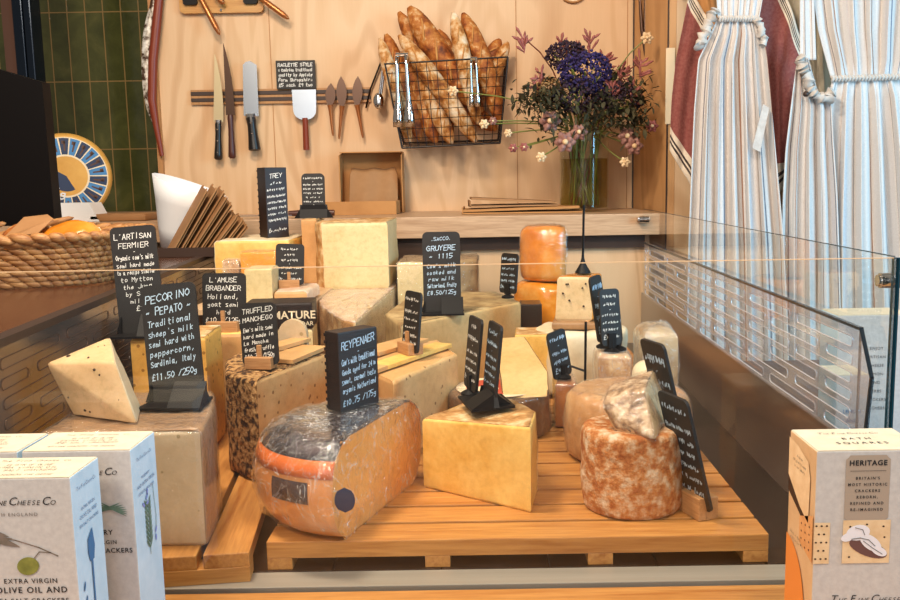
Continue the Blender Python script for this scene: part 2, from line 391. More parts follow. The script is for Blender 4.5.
def prism(bm, pts, t, plane='XZ', y0=0, mat=0, mtx=None):
    """polygon in the XZ plane (y from y0 to y0+t) or XY plane (z from y0)"""
    def P(a, b, d): return Vector((a, d, b)) if plane == 'XZ' else (Vector((a, b, d)) if plane == 'XY' else Vector((d, a, b)))
    A = [bm.verts.new(P(a, b, y0)) for a, b in pts]; B = [bm.verts.new(P(a, b, y0+t)) for a, b in pts]
    n = len(pts); fs = [bm.faces.new(A), bm.faces.new(B[::-1])]
    for i in range(n): fs.append(bm.faces.new((A[i], B[i], B[(i+1) % n], A[(i+1) % n])))
    for f in fs: f.material_index = mat
    if mtx is not None:
        for v in A+B: v.co = mtx @ v.co
    bmesh.ops.recalc_face_normals(bm, faces=fs)
    return bm
def rrect(x0, z0, x1, z1, r, seg=5):
    out = []
    for cx, cz, a0 in ((x1-r, z0+r, -PI/2), (x1-r, z1-r, 0), (x0+r, z1-r, PI/2), (x0+r, z0+r, PI)):
        for i in range(seg+1):
            a = a0+PI/2*i/seg; out.append((cx+r*math.cos(a), cz+r*math.sin(a)))
    return out

# ------------------------------------------------------------------ hand lettering (stroke letters)
GL = {'A': '002640|1232', 'B': '00063644330333|33413000', 'C': '452604022041', 'D': '00062644422000', 'E': '46060040|0333', 'F': '460600|0333',
 'G': '45260402204143|4323', 'H': '0600|4640|0343', 'I': '2620', 'J': '46412001', 'K': '0600|460340', 'L': '060040', 'M': '0006234640', 'N': '00064046',
 'O': '26040220424426', 'P': '000636443303', 'Q': '26040220424426|2240', 'R': '000636443303|2340', 'S': '45260504424120 01'.replace(' ', ''), 'T': '0646|2620',
 'U': '0601204146', 'V': '062046', 'W': '0610243046', 'X': '0640|4600', 'Y': '062346|2320', 'Z': '06460040',
 'a': '331402103 2|343140'.replace(' ', ''), 'b': '060020322303', 'c': '3314021031', 'd': '363010021333', 'e': '023224130110 31'.replace(' ', ''), 'f': '36251510|0333',
 'g': '3313021131|333a1b0a', 'h': '0600|03233230', 'i': '1410|1615', 'j': '242a0b', 'k': '0600|340230', 'l': '1610', 'm': '0004|03132220|233342 40'.replace(' ', ''),
 'n': '0400|02243330', 'o': '140210313314', 'p': '040b|0324322001', 'q': '3313021131|343b', 'r': '0400|022433', 's': '34040331 3000'.replace(' ', ''), 't': '16112030|0434',
 'u': '04011031|3430', 'v': '041034', 'w': '0410233044', 'x': '0430|3400', 'y': '0412|340b', 'z': '04340030',
 '0': '26040220424426', '1': '152620', '2': '052645430040', '3': '064623422001', '4': '30360242', '5': '460603334220 00'.replace(' ', ''), '6': '3603012041 3303'.replace(' ', ''),
 '7': '064610', '8': '230526452302204223', '9': '430426453 0'.replace(' ', ''), '.': '2021', ',': '211a', "'": '2625', '/': '0046', '£': '45261410|0040|0333', '~': '02132233', '-': '1333', '%': '0046|0505|4141', 'ö': '140210313314|0605|3635'}
def gdec(s):
    return [[(int(q[i]), {'a': -1, 'b': -2}.get(q[i+1]) if q[i+1] in 'ab' else int(q[i+1])) for i in range(0, len(q), 2)] for q in s.split('|')]
def stroke(bm, pts, w, y):
    for a, b in zip(pts, pts[1:]):
        a, b = Vector(a), Vector(b); d = b-a
        if d.length < 1e-6: continue
        d.normalize(); n = Vector((-d.y, d.x))*w/2; a2 = a-d*w*.3; b2 = b+d*w*.3
        bm.faces.new([bm.verts.new((p.x, y, p.y)) for p in (a2-n, b2-n, b2+n, a2+n)])
def write(bm, text, x0, z0, width, height, y, w=None, jit=.35, rr=None, align='c', maxh=None):
    """one handwritten line, fitted to width and letter height"""
    rr = rr or rnd
    adv = 5.2; n = len(text); u = height/6.; total = n*adv*u
    sx = min(1., width/total) if total > 0 else 1
    tw = total*sx; x = x0-(tw/2 if align == 'c' else 0)
    for ch in text:
        g = GL.get(ch)
        if g:
            ox, oz, sc = rr.uniform(-jit, jit)*u, rr.uniform(-jit, jit)*u, rr.uniform(.92, 1.08)
            for pl in gdec(g):
                stroke(bm, [(x+(p[0]+p[1]*.10)*u*sx*sc+ox, z0+p[1]*u*sc+oz) for p in pl], w or height*.13, y)
        x += adv*u*sx
GL['\x01'] = '0103120414213243'; GL['\x02'] = '020314111324'; GL['\x03'] = '0414021232|3430'; GL['\x04'] = '01231132'
SCRAWL = {15, 16, 18, 19, 20, 21, 22, 23, 24, 25, 26, 27}      # signs whose writing cannot be read in the photo
def lettering(parent, lines, w, h, y=-.0031, mat='chalk', lean=0, x0=0, z0=0, sw=None, seed=1, name='handwriting'):
    """lines: list of (text, relative height); '~' alone draws a flourish"""
    bm = NB(); rr = random.Random(seed)
    tot = sum(l[1]*1.5 for l in lines); k = h/tot; z = z0+h
    for t, s in lines:
        z -= s*1.5*k
        if seed in SCRAWL or (seed == 5 and t[:4] not in ('TREY',)): t = ''.join(c if c in ' ~-£/.' else rr.choice('\x01\x02\x03\x04') for c in t)
        write(bm, t, x0, z+.35*s*k, w, s*k*.86, y, w=sw or max(.0008, s*k*.10), rr=rr)
    if lean:
        for v in bm.verts: v.co.z += v.co.x*lean
    bm.normal_update()
    for f in bm.faces:
        if f.normal.y > 0: f.normal_flip()
    return obj(name, bm, M[mat], parent)
def type_mesh(txt, size, shear=0, space=1.0, bold=0):
    cu = bpy.data.curves.new('type', 'FONT'); cu.body = txt; cu.size = size; cu.shear = shear; cu.space_character = space; cu.offset = bold; cu.resolution_u = 3
    o = bpy.data.objects.new('type', cu); COL.objects.link(o)
    me = bpy.data.meshes.new_from_object(o.evaluated_get(bpy.context.evaluated_depsgraph_get()))
    bpy.data.objects.remove(o); bpy.data.curves.remove(cu)
    xs = [v.co.x for v in me.vertices] or [0]
    return me, min(xs), max(xs)
def printed(parent, items, mtx, mat, name='printed_text'):
    """items: (text, size, cx, cz, shear, space, bold); text laid in local XZ plane then moved with mtx"""
    bm = NB()
    for txt, size, cx, cz, shear, space, bold in items:
        me, a, b = type_mesh(txt, size, shear, space, bold)
        me.transform(mtx @ Matrix.Translation((cx-(a+b)/2, 0, cz)) @ Matrix.Rotation(PI/2, 4, 'X'))
        bm.from_mesh(me); bpy.data.meshes.remove(me)
    return obj(name, bm, M[mat], parent)
def caps_line(s, size, cx, cz, shear=.3):
    """title line: large first letters, small capitals"""
    out = []; x = 0; seq = []
    for wd in s.split(' '):
        for i, ch in enumerate(wd):
            sz = size*(1.7 if i == 0 else 1.0)
            wch = sz*(.62 if i == 0 else .66)*(0.45 if ch in 'I.' else 1)
            seq.append((ch.upper(), sz, x+wch/2)); x += wch
        x += size*.35
    for ch, sz, xx in seq: out.append((ch, sz, cx-x/2+xx, cz, shear, 1, 0))
    return out

# ------------------------------------------------------------------ cheeses
def resample(foot, step=.012):
    out = []; n = len(foot)
    for i in range(n):
        a, b = foot[i], foot[(i+1) % n]; L = math.hypot(b[0]-a[0], b[1]-a[1]); k = max(1, int(L/step))
        for j in range(k):
            t = j/k; out.append((a[0]+(b[0]-a[0])*t, a[1]+(b[1]-a[1])*t, a[2]))
    return out
def ccw(foot):
    n = len(foot); A = sum(foot[i][0]*foot[(i+1) % n][1]-foot[(i+1) % n][0]*foot[i][1] for i in range(n))
    if A > 0: return foot
    p = [(f[0], f[1]) for f in foot][::-1]; fl = [f[2] for f in foot][::-1]; fl = fl[1:]+fl[:1]
    return [(a[0], a[1], b) for a, b in zip(p, fl)]
def cheese(name, label, foot, z0, h, pm, rm, r=.006, bulge=0., seed=0, nz=.0012, top='r', wrap=None, group=None, cat='cheese', lean=(0, 0), toptilt=(0, 0), bands=()):
    foot = ccw(foot)
    cx = sum(f[0] for f in foot)/len(foot); cy = sum(f[1] for f in foot)/len(foot)
    pts = resample([(f[0]-cx, f[1]-cy, f[2]) for f in foot]); n = len(pts)
    P = [Vector((p[0], p[1])) for p in pts]; fl = [p[2] for p in pts]
    nor = []; bd = []
    for i in range(n):
        d1 = (P[i]-P[i-1]); d2 = (P[(i+1) % n]-P[i]); d1.normalize(); d2.normalize()
        n1 = Vector((d1.y, -d1.x)); n2 = Vector((d2.y, -d2.x)); m = n1+n2
        m = m/max(.4, m.length_squared/2) if m.length > .01 else n1
        nor.append(m)
        a, b = fl[i-1] == 'r', fl[i] == 'r'
        bd.append(m if (a and b) else (d1 if (b and not a) else (-d2 if (a and not b) else Vector((0, 0)))))
    prof = [(r*(1-math.cos(a)), r*(1-math.sin(a))) for a in (0, .39, .785, 1.18, 1.571)]
    k = max(2, int(h/.014))
    prof += [(r+(h-2*r)*j/k, 0) for j in range(1, k)]
    prof += [(h-r*(1-math.cos(a)), r*(1-math.sin(a))) for a in (1.571, 1.18, .785, .39, 0)]
    def build():
        bm = NB(); rings = []
        ly = bm.faces.layers.int.new('rind')
        for z, ins in prof:
            row = []
            for i in range(n):
                a_, b_ = fl[i-1] == 'r', fl[i] == 'r'
                iv = nor[i]*ins if (a_ and b_) else (nor[i]*min(ins, .0022) if not (a_ or b_) else bd[i].normalized()*ins+nor[i]*min(ins, .0015)*.5)
                q = P[i]-iv+bd[i]*bulge*math.sin(PI*z/h)
                row.append(bm.verts.new((q.x+lean[0]*z, q.y+lean[1]*z, z)))
            rings.append(row)
        for a, b in zip(rings, rings[1:]):
            for i in range(n):
                f = bm.faces.new((a[i], a[(i+1) % n], b[(i+1) % n], b[i])); f[ly] = 1 if fl[i] == 'r' else 0
        for ring, z, rev, flag in ((rings[0], 0, True, 'r'), (rings[-1], h, False, top)):
            prev = ring; c = sum((v.co for v in ring), Vector())/n
            for s in (.78, .52, .26):
                cur = [bm.verts.new(c.lerp(v.co, s)) for v in ring]
                for i in range(n):
                    q = (prev[i], prev[(i+1) % n], cur[(i+1) % n], cur[i])
                    f = bm.faces.new(q[::-1] if rev else q); f[ly] = 1 if flag == 'r' else 0
                prev = cur
            cv = bm.verts.new(c)
            for i in range(n):
                q = (prev[i], prev[(i+1) % n], cv); f = bm.faces.new(q[::-1] if rev else q); f[ly] = 1 if flag == 'r' else 0
        bm.normal_update()
        for v in bm.verts:
            if toptilt != (0, 0): v.co.z += (v.co.z/h)*(toptilt[0]*v.co.x+toptilt[1]*v.co.y)
        bm.normal_update()
        for v in bm.verts:
            rr = any(f[ly] for f in v.link_faces); amp = nz*(1.6 if rr else .5)
            if v.co.z < .004: amp *= 0
            q = v.co*38+Vector((seed*7.3, seed*3.1, seed)); q2 = q*.28
            v.co += v.normal*(amp*noise.noise(q)+amp*1.2*noise.noise(q2))
        return bm, ly
    root = thing(name, label, cat, (cx, cy, z0), group=group)
    bm, ly = build(); obj('cut_paste', bm, pm, root, smooth=50)
    bm, ly = build()
    bmesh.ops.delete(bm, geom=[f for f in bm.faces if not f[ly] or ('r' not in fl and f.normal.z < -.5)], context='FACES')
    if len(bm.faces):
        bm.normal_update()
        for v in bm.verts:
            if v.co.z > .002: v.co += v.normal*.0010
        obj('rind', bm, rm, root, smooth=50, solid=.0016, solid_off=-1)
    else: bm.free()
    for bz0, bz1, bm_, bname in bands:
        bm, ly = build(); bmesh.ops.delete(bm, geom=[f for f in bm.faces if not f[ly] or not bz0 < f.calc_center_median().z < bz1], context='FACES')
        bm.normal_update()
        for v in bm.verts: v.co += v.normal*.0022
        obj(bname, bm, bm_, root, smooth=50, solid=.0014, solid_off=-1)
    if wrap:
        bm, ly = build(); bm.normal_update()
        bmesh.ops.delete(bm, geom=[f for f in bm.faces if f.normal.z < -.5], context='FACES')
        for v in bm.verts:
            q = v.co*30+Vector((seed, 5, seed*2)); w = abs(noise.noise(q))+.5*abs(noise.noise(q*2.4))
            if v.co.z > .003: v.co += v.normal*(.0022+.010*w*wrap[1])
            else: v.co += Vector((v.normal.x, v.normal.y, 0))*.003
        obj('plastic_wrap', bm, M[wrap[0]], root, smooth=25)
    return root
def quad(px_pts, z, flags):
    out = []
    for (a, b), f in zip(px_pts, flags):
        p = gz(a, b, z); out.append((p.x, p.y, f))
    return out
def arc(cx, cy, r, a0, a1, n, flag='r', lastflag='c'):
    out = []
    for i in range(n+1):
        a = math.radians(a0+(a1-a0)*i/n); out.append((cx+r*math.cos(a), cy+r*math.sin(a), flag if i < n else lastflag))
    return out
def circ(cx, cy, r, n=40): return [(cx+r*math.cos(2*PI*i/n), cy+r*math.sin(2*PI*i/n), 'r') for i in range(n)]
def hull(name, label, pts, pm, rm, rfaces, bev=.003, wrap=None, seed=0, z0=None, cat='cheese', group=None):
    pts = [Vector(p) for p in pts]; c = sum(pts, Vector())/len(pts); c.z = min(p.z for p in pts)
    root = thing(name, label, cat, c, group=group)
    def mk(off=0, noi=.0008):
        bm = NB()
        for p in pts: bm.verts.new(p-c)
        bmesh.ops.convex_hull(bm, input=bm.verts[:]); bmesh.ops.dissolve_limit(bm, angle_limit=.12, verts=bm.verts[:], edges=bm.edges[:])
        bmesh.ops.bevel(bm, geom=bm.edges[:], offset=bev, segments=2, affect='EDGES', profile=.6)
        bmesh.ops.triangulate(bm, faces=[f for f in bm.faces if len(f.verts) > 4])
        bmesh.ops.subdivide_edges(bm, edges=[e for e in bm.edges if e.calc_length() > .012], cuts=4, use_grid_fill=True)
        bm.normal_update()
        for v in bm.verts:
            q = v.co*40+Vector((seed*3, 0, 0)); v.co += v.normal*(off+noi*noise.noise(q)+(abs(noise.noise(q*.8))*.006 if off else 0))
        bm.normal_update(); return bm
    obj('cut_paste', mk(), pm, root, smooth=45)
    ns = []
    for tri in rfaces:
        a, b, d = (pts[i] for i in tri[:3]); nn = (b-a).cross(d-a).normalized()
        mid = (a+b+d)/3
        if nn.dot(mid-(sum(pts, Vector())/len(pts))) < 0: nn = -nn
        ns.append(nn)
    if ns:
        bm = mk(); bmesh.ops.delete(bm, geom=[f for f in bm.faces if max(f.normal.dot(q) for q in ns) < .82], context='FACES')
        for v in bm.verts: v.co += v.normal*.0009
        if len(bm.faces): obj('rind', bm, rm, root, smooth=45, solid=.0014, solid_off=-1)
    if wrap: obj('plastic_wrap', mk(.002), M[wrap], root, smooth=25)
    return root

# ------------------------------------------------------------------ chalk signs
def sign(label, pos, w, h, yaw, lines, base='slot', r=.008, tilt=-6, roll=0, mat='chalk', t=.004, seed=1, lean=0, texth=None, sgroup=None, rise=0, corner=True, wtxt=.84, basew=None):
    """board standing on pos; its face looks to -Y before yaw; tilt leans the top back"""
    texth = texth or (.74 if base == 'slot' else .86)
    root = thing('price_sign', label, 'sign', pos, (0, 0, math.radians(yaw)), sgroup)
    T = Matrix.Translation((0, 0, rise)) @ Matrix.Rotation(math.radians(roll), 4, 'Y') @ Matrix.Rotation(math.radians(tilt), 4, 'X')
    bm = NB(); prism(bm, rrect(-w/2, 0, w/2, h, r), t, y0=-t/2)
    bmesh.ops.transform(bm, matrix=T, verts=bm.verts)
    bd = obj('board', bm, M['slate'], root)
    tx = lettering(bd, lines, w*wtxt, h*texth, y=-t/2-.0005, mat=mat, z0=h*(.95-texth), seed=seed, lean=lean)
    tx.data.transform(T)
    bw = basew or w*1.15
    if base == 'slot':
        bm = NB()
        d = bw*.42
        prism(bm, [(-bw/2, -d), (bw/2, -d), (bw*.42, d*.8), (-bw*.42, d*.8)], .0035, 'XY', 0)
        # sloping front foot and rear buttress of the slotted stand
        prism(bm, [(-d*.95, .0035), (-t*.8, h*.20+rise), (-t*.8, .0035)], bw*.50, 'YZ', -bw*.02)
        prism(bm, [(t*.8, .0035), (t*.8, h*.18+rise), (d*.7, .0035)], bw*.62, 'YZ', -bw*.31)
        prism(bm, [(-bw*.5, .0035), (-w*.46, .0035), (-w*.46, h*.17+rise)], t*2, 'XZ', -t)
        prism(bm, [(bw*.5, .0035), (w*.46, h*.17+rise), (w*.46, .0035)], t*2, 'XZ', -t)
        obj('stand', bm, M['black'], root)
    elif base == 'wood':
        bm = NB(); hh = max(.016, h*.20)
        box(bm, (-w*.36, -.014, 0), (w*.36, -t*.55, hh*.95), bev=.0012); box(bm, (-w*.36, t*.55, 0), (w*.36, .014, hh*.95), bev=.0012)
        box(bm, (-w*.36, -t*.6, 0), (w*.36, t*.6, max(.002, rise*.9)))
        obj('wooden_holder', bm, M['oak'], root)
        bm = NB(); box(bm, (-.0035, -.0075, hh*.9), (.0035, -t*.6, hh*1.9), bev=.0008); obj('peg', bm, M['oak'], root)
    elif base == 'clip':
        bm = NB(); lathe(bm, [(.014, 0), (.014, .003), (.005, .008), (.004, .02+rise)], 16); box(bm, (-.008, -.004, .008), (.008, .004, .022+rise), bev=.001)
        obj('clip_foot', bm, M['black'], root)
    elif base == 'tri':
        bm = NB()
        prism(bm, [(-bw/2, 0), (bw/2, 0), (w*.48, h*.30), (-w*.48, h*.30)], .005, 'XZ', -.006)
        prism(bm, [(-.012, 0), (-.003, h*.3), (.02, 0)], bw*.7, 'YZ', -bw*.35)
        obj('stand', bm, M['black'], root)
    return root
def block_sign(label, pos, w, h, d, yaw, lines, seed=3, mat='chalk'):
    root = thing('chalk_block', label, 'sign', pos, (0, 0, math.radians(yaw)))
    bm = NB(); box(bm, (-w/2, -d/2, 0), (w/2, d/2, h), bev=.0015)
    for i in range(11):                       # notched back edges
        z = h*(i+.5)/11; box(bm, (-w/2-.0008, d/2-.004, z-.002), (-w/2+.001, d/2+.0008, z+.002))
    b = obj('block', bm, M['blackwood'], root)
    lettering(b, lines, w*.86, h*.86, y=-d/2-.0006, mat=mat, z0=h*.07, seed=seed, lean=.12)
    return root

# ================================================================== SETTING
bm = NB(); box(bm, (-1.02, 2.9, -1), (.489, 2.93, 1.9)); struct('wall_back', bm, M['ply'])
bm = NB()
for x in (-.66, .118, .47):
    box(bm, (x-.0012, 2.8985, -1), (x+.0012, 2.9005, 1.9))
struct('trim_1', bm, M['ply_edge'])
bm = NB(); box(bm, (-1.034, 2.885, -1), (-1.018, 2.935, 1.9)); struct('trim_2', bm, M['ply_edge'])
bm = NB(); box(bm, (-3.2, 3.4, -1), (-.9, 3.44, 1.9)); struct('wall_left', bm, M['tiles'])
bm = NB(); prism(bm, [(.4895, 2.9), (.538, 2.6), (.5600, 2.6), (.5600, 2.93), (.4895, 2.93)], 2.9, 'XY', -1); struct('wall_return', bm, M['ply2'])
bm = NB(); box(bm, (.5355, 2.597, -1), (.5385, 2.605, 1.9)); box(bm, (.487, 2.892, -1), (.493, 2.9, 1.9)); struct('trim_3', bm, M['dark_brown'])
bm = NB(); box(bm, (.5605, 2.6, -1), (2.6, 2.64, 1.9)); struct('wall_right', bm, M['ply'])
bm = NB(); box(bm, (-3.2, -1.5, -1.04), (2.6, 3.5, -1)); struct('floor', bm, M['floor'])

# back worktop with the cupboard front below it
t = thing('worktop', 'long pale wooden worktop running along the plywood wall behind the cheeses', 'worktop', (-.3, 2.6, -1))
bm = NB(); box(bm, (-1.9+.3, 2.452-2.6, 1.262), (.489+.3, 2.899-2.6, 1.32), bev=.002); box(bm, (-2.4+.3, 2.936-2.6, 1.262), (-1.04+.3, 3.399-2.6, 1.32)); box(bm, (-1.9+.3, 2.899-2.6, 1.262), (-1.036+.3, 2.936-2.6, 1.32)); obj('top_board', bm, M['counter'], t)
bm = NB(); box(bm, (-1.8+.3, 2.5-2.6, 0), (.47+.3, 2.52-2.6, 1.262)); obj('front_panel', bm, M['ply'], t)
bm = NB(); box(bm, (-.285+.3, 2.478-2.6, 1.0), (-.06+.3, 2.5-2.6, 1.25)); box(bm, (-.285+.3, 2.485-2.6, 1.225), (.455+.3, 2.5-2.6, 1.262)); obj('open_shelf', bm, M['dark_opening'], t)

# ------------------------------------------------------------------ display case
case = thing('display_case', 'glass-sided refrigerated cheese display case holding every cheese on wooden slats', 'display case', (0, .96, -1))
def ca(name, bm, m, **k):
    bmesh.ops.translate(bm, verts=bm.verts, vec=(0, -.96, 1)); return obj(name, bm, m, case, **k)
bm = NB(); box(bm, (-.70, .962, -1), (.46, 2.44, -.045)); ca('cabinet_body', bm, M['brown_steel'])
fl_ = NB()
for i in range(9):
    x0 = -.70+i*.129
    box(fl_, (x0+.001, 1.004, -.045), (x0+.128, 2.43, -.0352), bev=.001)
ca('floor_trays', fl_, M['case_floor'])
bm = NB(); box(bm, (-.70, .962, -.045), (.455, 1.002, -.035), bev=.001); ca('steel_strip', bm, M['steel'])
bm = NB(); box(bm, (-.80, .951, -.035), (.447, .957, .3315)); g_ = ca('front_glass', bm, M['glass'])
bm = NB(); box(bm, (-.80, .9525, .3315), (.4455, .9565, .3322)); ca('glass_edge', bm, M['glass_rim'])
bm = NB(); box(bm, (.4425, .96, -.035), (.4485, 2.449, .3325)); ca('side_glass', bm, M['glass'])
bm = NB(); box(bm, (.4422, .951, -.034), (.4490, .957, .3322)); box(bm, (.4445, .959, .3325), (.4465, 2.449, .3335)); ca('side_glass_edge', bm, M['glass_edge'])
bm = NB(); tube(bm, [(.4375, .974, .305), (.462, .974, .305)], .0085, 16); tube(bm, [(.4345, .974, .305), (.4375, .974, .305)], .0065, 16); box(bm, (.449, .966, .297), (.50, .982, .313), bev=.003); ca('glass_clamp', bm, M['chrome'], smooth=40)
bm = NB(); tube(bm, [(.430, 2.435, .305), (.455, 2.435, .305)], .009, 14); box(bm, (.425, 2.43, .300), (.435, 2.452, .311), bev=.002); ca('glass_clamp', bm, M['chrome'], smooth=40)
# side wall below the slotted panel, right
bm = NB(); box(bm, (.436, 1.0, -.035), (.4405, 2.43, .105)); ca('side_wall', bm, M['brown_steel'])
# slotted panel (grid of quads with the slots left open)
def slotted(yA, yB, zA, zB, xf, rows, length, gap, hh, pitch, z_start, rr_=.0013):
    """returns panel bmesh and slot rim bmesh; xf(y) gives the panel's x"""
    ys = {yA, yB}; zs = {zA, zB}; slots = []
    for rI in range(rows):
        z = z_start-rI*pitch; off = (rI % 2)*(length+gap)/2
        y = yA+.022-off
        while y < yB-.02:
            a, b = max(y, yA+.02), min(y+length, yB-.02)
            if b-a > .02: slots.append((a, b, z-hh, z)); ys |= {a, b}
            y += length+gap
        zs |= {z, z-hh}
    ys = sorted(ys); zs = sorted(zs)
    bm = NB(); grid = {}
    def V(i, j):
        if (i, j) not in grid: grid[(i, j)] = bm.verts.new((xf(ys[i]), ys[i], zs[j]))
        return grid[(i, j)]
    for i in range(len(ys)-1):
        for j in range(len(zs)-1):
            my, mz = (ys[i]+ys[i+1])/2, (zs[j]+zs[j+1])/2
            if any(a < my < b and c < mz < d for a, b, c, d in slots): continue
            bm.faces.new((V(i, j), V(i+1, j), V(i+1, j+1), V(i, j+1)))
    rim = NB()
    for a, b, c, d in slots:
        r_ = (d-c)/2; cz = (c+d)/2; pts = []
        for k in range(7):
            an = PI/2+PI*k/6; pts.append((a+r_+r_*math.cos(an), cz+r_*math.sin(an)))
        for k in range(7):
            an = -PI/2+PI*k/6; pts.append((b-r_+r_*math.cos(an), cz+r_*math.sin(an)))
        tube(rim, [(xf(y), y, z) for y, z in pts], rr_, 5, closed=True)
    return bm, rim
bm, rim = slotted(1.0, 2.36, .107, .245, lambda y: .431, 6, .185, .030, .013, .0215, .234, .0009)
ca('slotted_panel', bm, M['acrylic'], solid=.003)
ca('slot_rims', rim, M['acrylic_rim'], smooth=60)
bm = NB(); box(bm, (.4285, 1.0, .245), (.4335, 2.36, .2485)); ca('panel_edge', bm, M['acrylic_edge'])
# angled nose of the side panel in front of the slots
nose = [(1.0, .2470), (.968, .197), (.982, .10), (1.0, .10)]
bm = NB(); prism(bm, nose, .003, 'YZ', .4295); ca('panel_nose', bm, M['acrylic'])
bm = NB()
for (a, b), (c, d) in zip(nose[:3], nose[1:3]): tube(bm, [(.431, a, b), (.431, c, d)], .0026, 6)
tube(bm, [(.431, 1.002, .245), (.431, 1.002, .107)], .0014, 6); ca('nose_edge', bm, M['acrylic_edge'])
# left side wall, splayed, brown with slots
lx = lambda y: -.560-(y-.96)*.098
bm = NB(); prism(bm, [(lx(.962), .962), (lx(2.43), 2.43), (lx(2.43)-.004, 2.43), (lx(.962)-.004, .962)], .275, 'XY', -.035); ca('side_wall', bm, M['brown_steel'])
bm, rim = slotted(1.0, 2.3, .09, .222, lambda y: lx(y)+.0008, 6, .185, .03, .013, .024, .222, .0006)
bm.free(); ca('slot_rims', rim, M['slot_rim'], smooth=60)
bm = NB(); prism(bm, [(lx(.962)+.012, .962), (lx(2.43)+.012, 2.43), (lx(2.43)-.008, 2.43), (lx(.962)-.008, .962)], .010, 'XY', .240); ca('dark_rail', bm, M['dark_brown'])

# wooden side counter left of the case, carrying the basket
bm = NB(); prism(bm, [(lx(.962)-.009, .962), (lx(2.43)-.009, 2.43), (-1.75, 2.43), (-1.75, .962)], .03, 'XY', .218)
t = thing('side_counter', 'reddish-brown wooden side counter under the woven basket at the left', 'counter', (-1.2, 1.7, -1))
bmesh.ops.translate(bm, verts=bm.verts, vec=(1.2, -1.7, 1)); obj('top_board', bm, M['ledge'], t)
bm = NB(); box(bm, (-1.7+1.2, 1.0-1.7, 0), (-.74+1.2, 2.40-1.7, 1.218)); obj('cabinet_body', bm, M['dark_opening'], t)
# front ledge carrying the cracker boxes
t = thing('front_ledge', 'wooden ledge along the foot of the front glass carrying the cracker boxes', 'ledge', (0, .8, -1))
bm = NB(); box(bm, (-1.2, .55-.8, .935), (1.2, .949-.8, .9655), bev=.002); obj('shelf_board', bm, M['bamboo'], t)
bm = NB(); box(bm, (-1.15, .60-.8, 0), (1.15, .949-.8, .935)); obj('front_body', bm, M['brown_steel'], t)

# ------------------------------------------------------------------ pallets
def pallet(label, x0, x1, y0, n, pitch, sw, pivot, yaw, along='X', length=None, topz=0, group=None):
    t = thing('slatted_board', label, 'wooden board', (pivot[0], pivot[1], -.0352), (0, 0, math.radians(yaw)), group)
    ox, oy = pivot
    if along == 'X':
        for i in range(n):
            bm = NB(); box(bm, (x0-ox, y0+i*pitch-oy, .0142), (x1-ox, y0+i*pitch+sw-oy, .0352), bev=.0015); obj('slat', bm, M['bamboo'], t)
        for x in (x0, x0+(x1-x0)*.315, x0+(x1-x0)*.64, x1-.030):
            bm = NB(); box(bm, (x-ox, y0+.0005-oy, 0), (x+.030-ox, y0+n*pitch-.01-oy, .0145), bev=.001); obj('runner', bm, M['bamboo_y'], t)
    else:
        for i in range(n):
            bm = NB(); box(bm, (x0+i*pitch-ox, y0-oy, .0182), (x0+i*pitch+sw-ox, y0+length-oy, .0352), bev=.0015); obj('slat', bm, M['bamboo_y'], t)
        for y in (y0, y0+length*.5, y0+length-.03):
            bm = NB(); box(bm, (x0-ox, y-.001-oy, 0), (x0+n*pitch-(pitch-sw)-ox, y+.03-oy, .0184), bev=.001); obj('runner', bm, M['bamboo'], t)
    return t
pallet('big slatted bamboo board at the front under the two rinded wheels', -.262, .335, 1.008, 12, .0562, .050, (.03, 1.3), 0)
pallet('bamboo board with lengthwise slats turned askew under the wrapped ivory block', -.505, -.272, .965, 4, .0595, .052, (-.39, .97), 7, 'Y', .62)
pallet('rear slatted board under the tallest cheeses at the back of the case', -.36, .36, 1.715, 11, .0562, .050, (0, 1.9), 0)
t = thing('display_riser', 'low wooden riser under the yellow pieces in the back left of the case', 'riser', (-.52, 2.05, -.0352))
bm = NB(); box(bm, (-.08, -.27, .193), (.16, .33, .2052), bev=.001); obj('top_board', bm, M['ply'], t)
for x in (-.08, .15):
    bm = NB(); box(bm, (x, -.26, 0), (x+.01, .32, .193)); obj('side_board', bm, M['ply'], t)

# ================================================================== CHEESES
# tall ivory block at the left, film-wrapped
c2 = cheese('cheese_block', 'tall ivory cheese block with brown rind wrapped in film, behind the left cracker boxes',
       [(-.515, 1.0, 'c'), (-.330, 1.0, 'r'), (-.338, 1.06, 'r'), (-.352, 1.13, 'r'), (-.372, 1.19, 'c'), (-.52, 1.19, 'c')], 0, .139, M['p_white'], M['r_brown'], r=.005, seed=2, wrap=('wrap', .25))
# peppercorn wedge tipped onto it
pA, pB, pC = gz(46, 363, .205), gz(115, 362, .215), gz(109, 337, .235)
pts = [at(46, 363, 1.07), at(115, 362, 1.05), at(109, 337, 1.13), gz(73, 415, .1415), gz(137, 424, .1415), gz(141, 408, .1415), gz(85, 404, .1415)]
pep = hull('peppercorn_cheese_wedge', 'pale wedge speckled with black peppercorns tipped on top of the ivory block', pts, M['p_pepper'], M['p_white'], [(1, 2, 4)], seed=4)
cpt = Vector(pep.location)
def studs(parent, tri, n, mat, name, rad=(.0012, .0028), seed=3, elong=1):
    rr = random.Random(seed); a, b, c, d = [Vector(p) for p in tri]; nn = (b-a).cross(d-a).normalized()
    for i in range(n):
        u, v = rr.uniform(.08, .92), rr.uniform(.08, .92)
        p = (a.lerp(b, u)).lerp(d.lerp(c, u), v)
        bm = NB(); bmesh.ops.create_icosphere(bm, subdivisions=2, radius=rr.uniform(*rad), matrix=Matrix.Translation(p-parent.location) @ Matrix.Rotation(rr.random()*3, 4, 'Z') @ Matrix.Diagonal((1*elong, .7, .8, 1)))
        obj(name, bm, mat, parent, smooth=180)
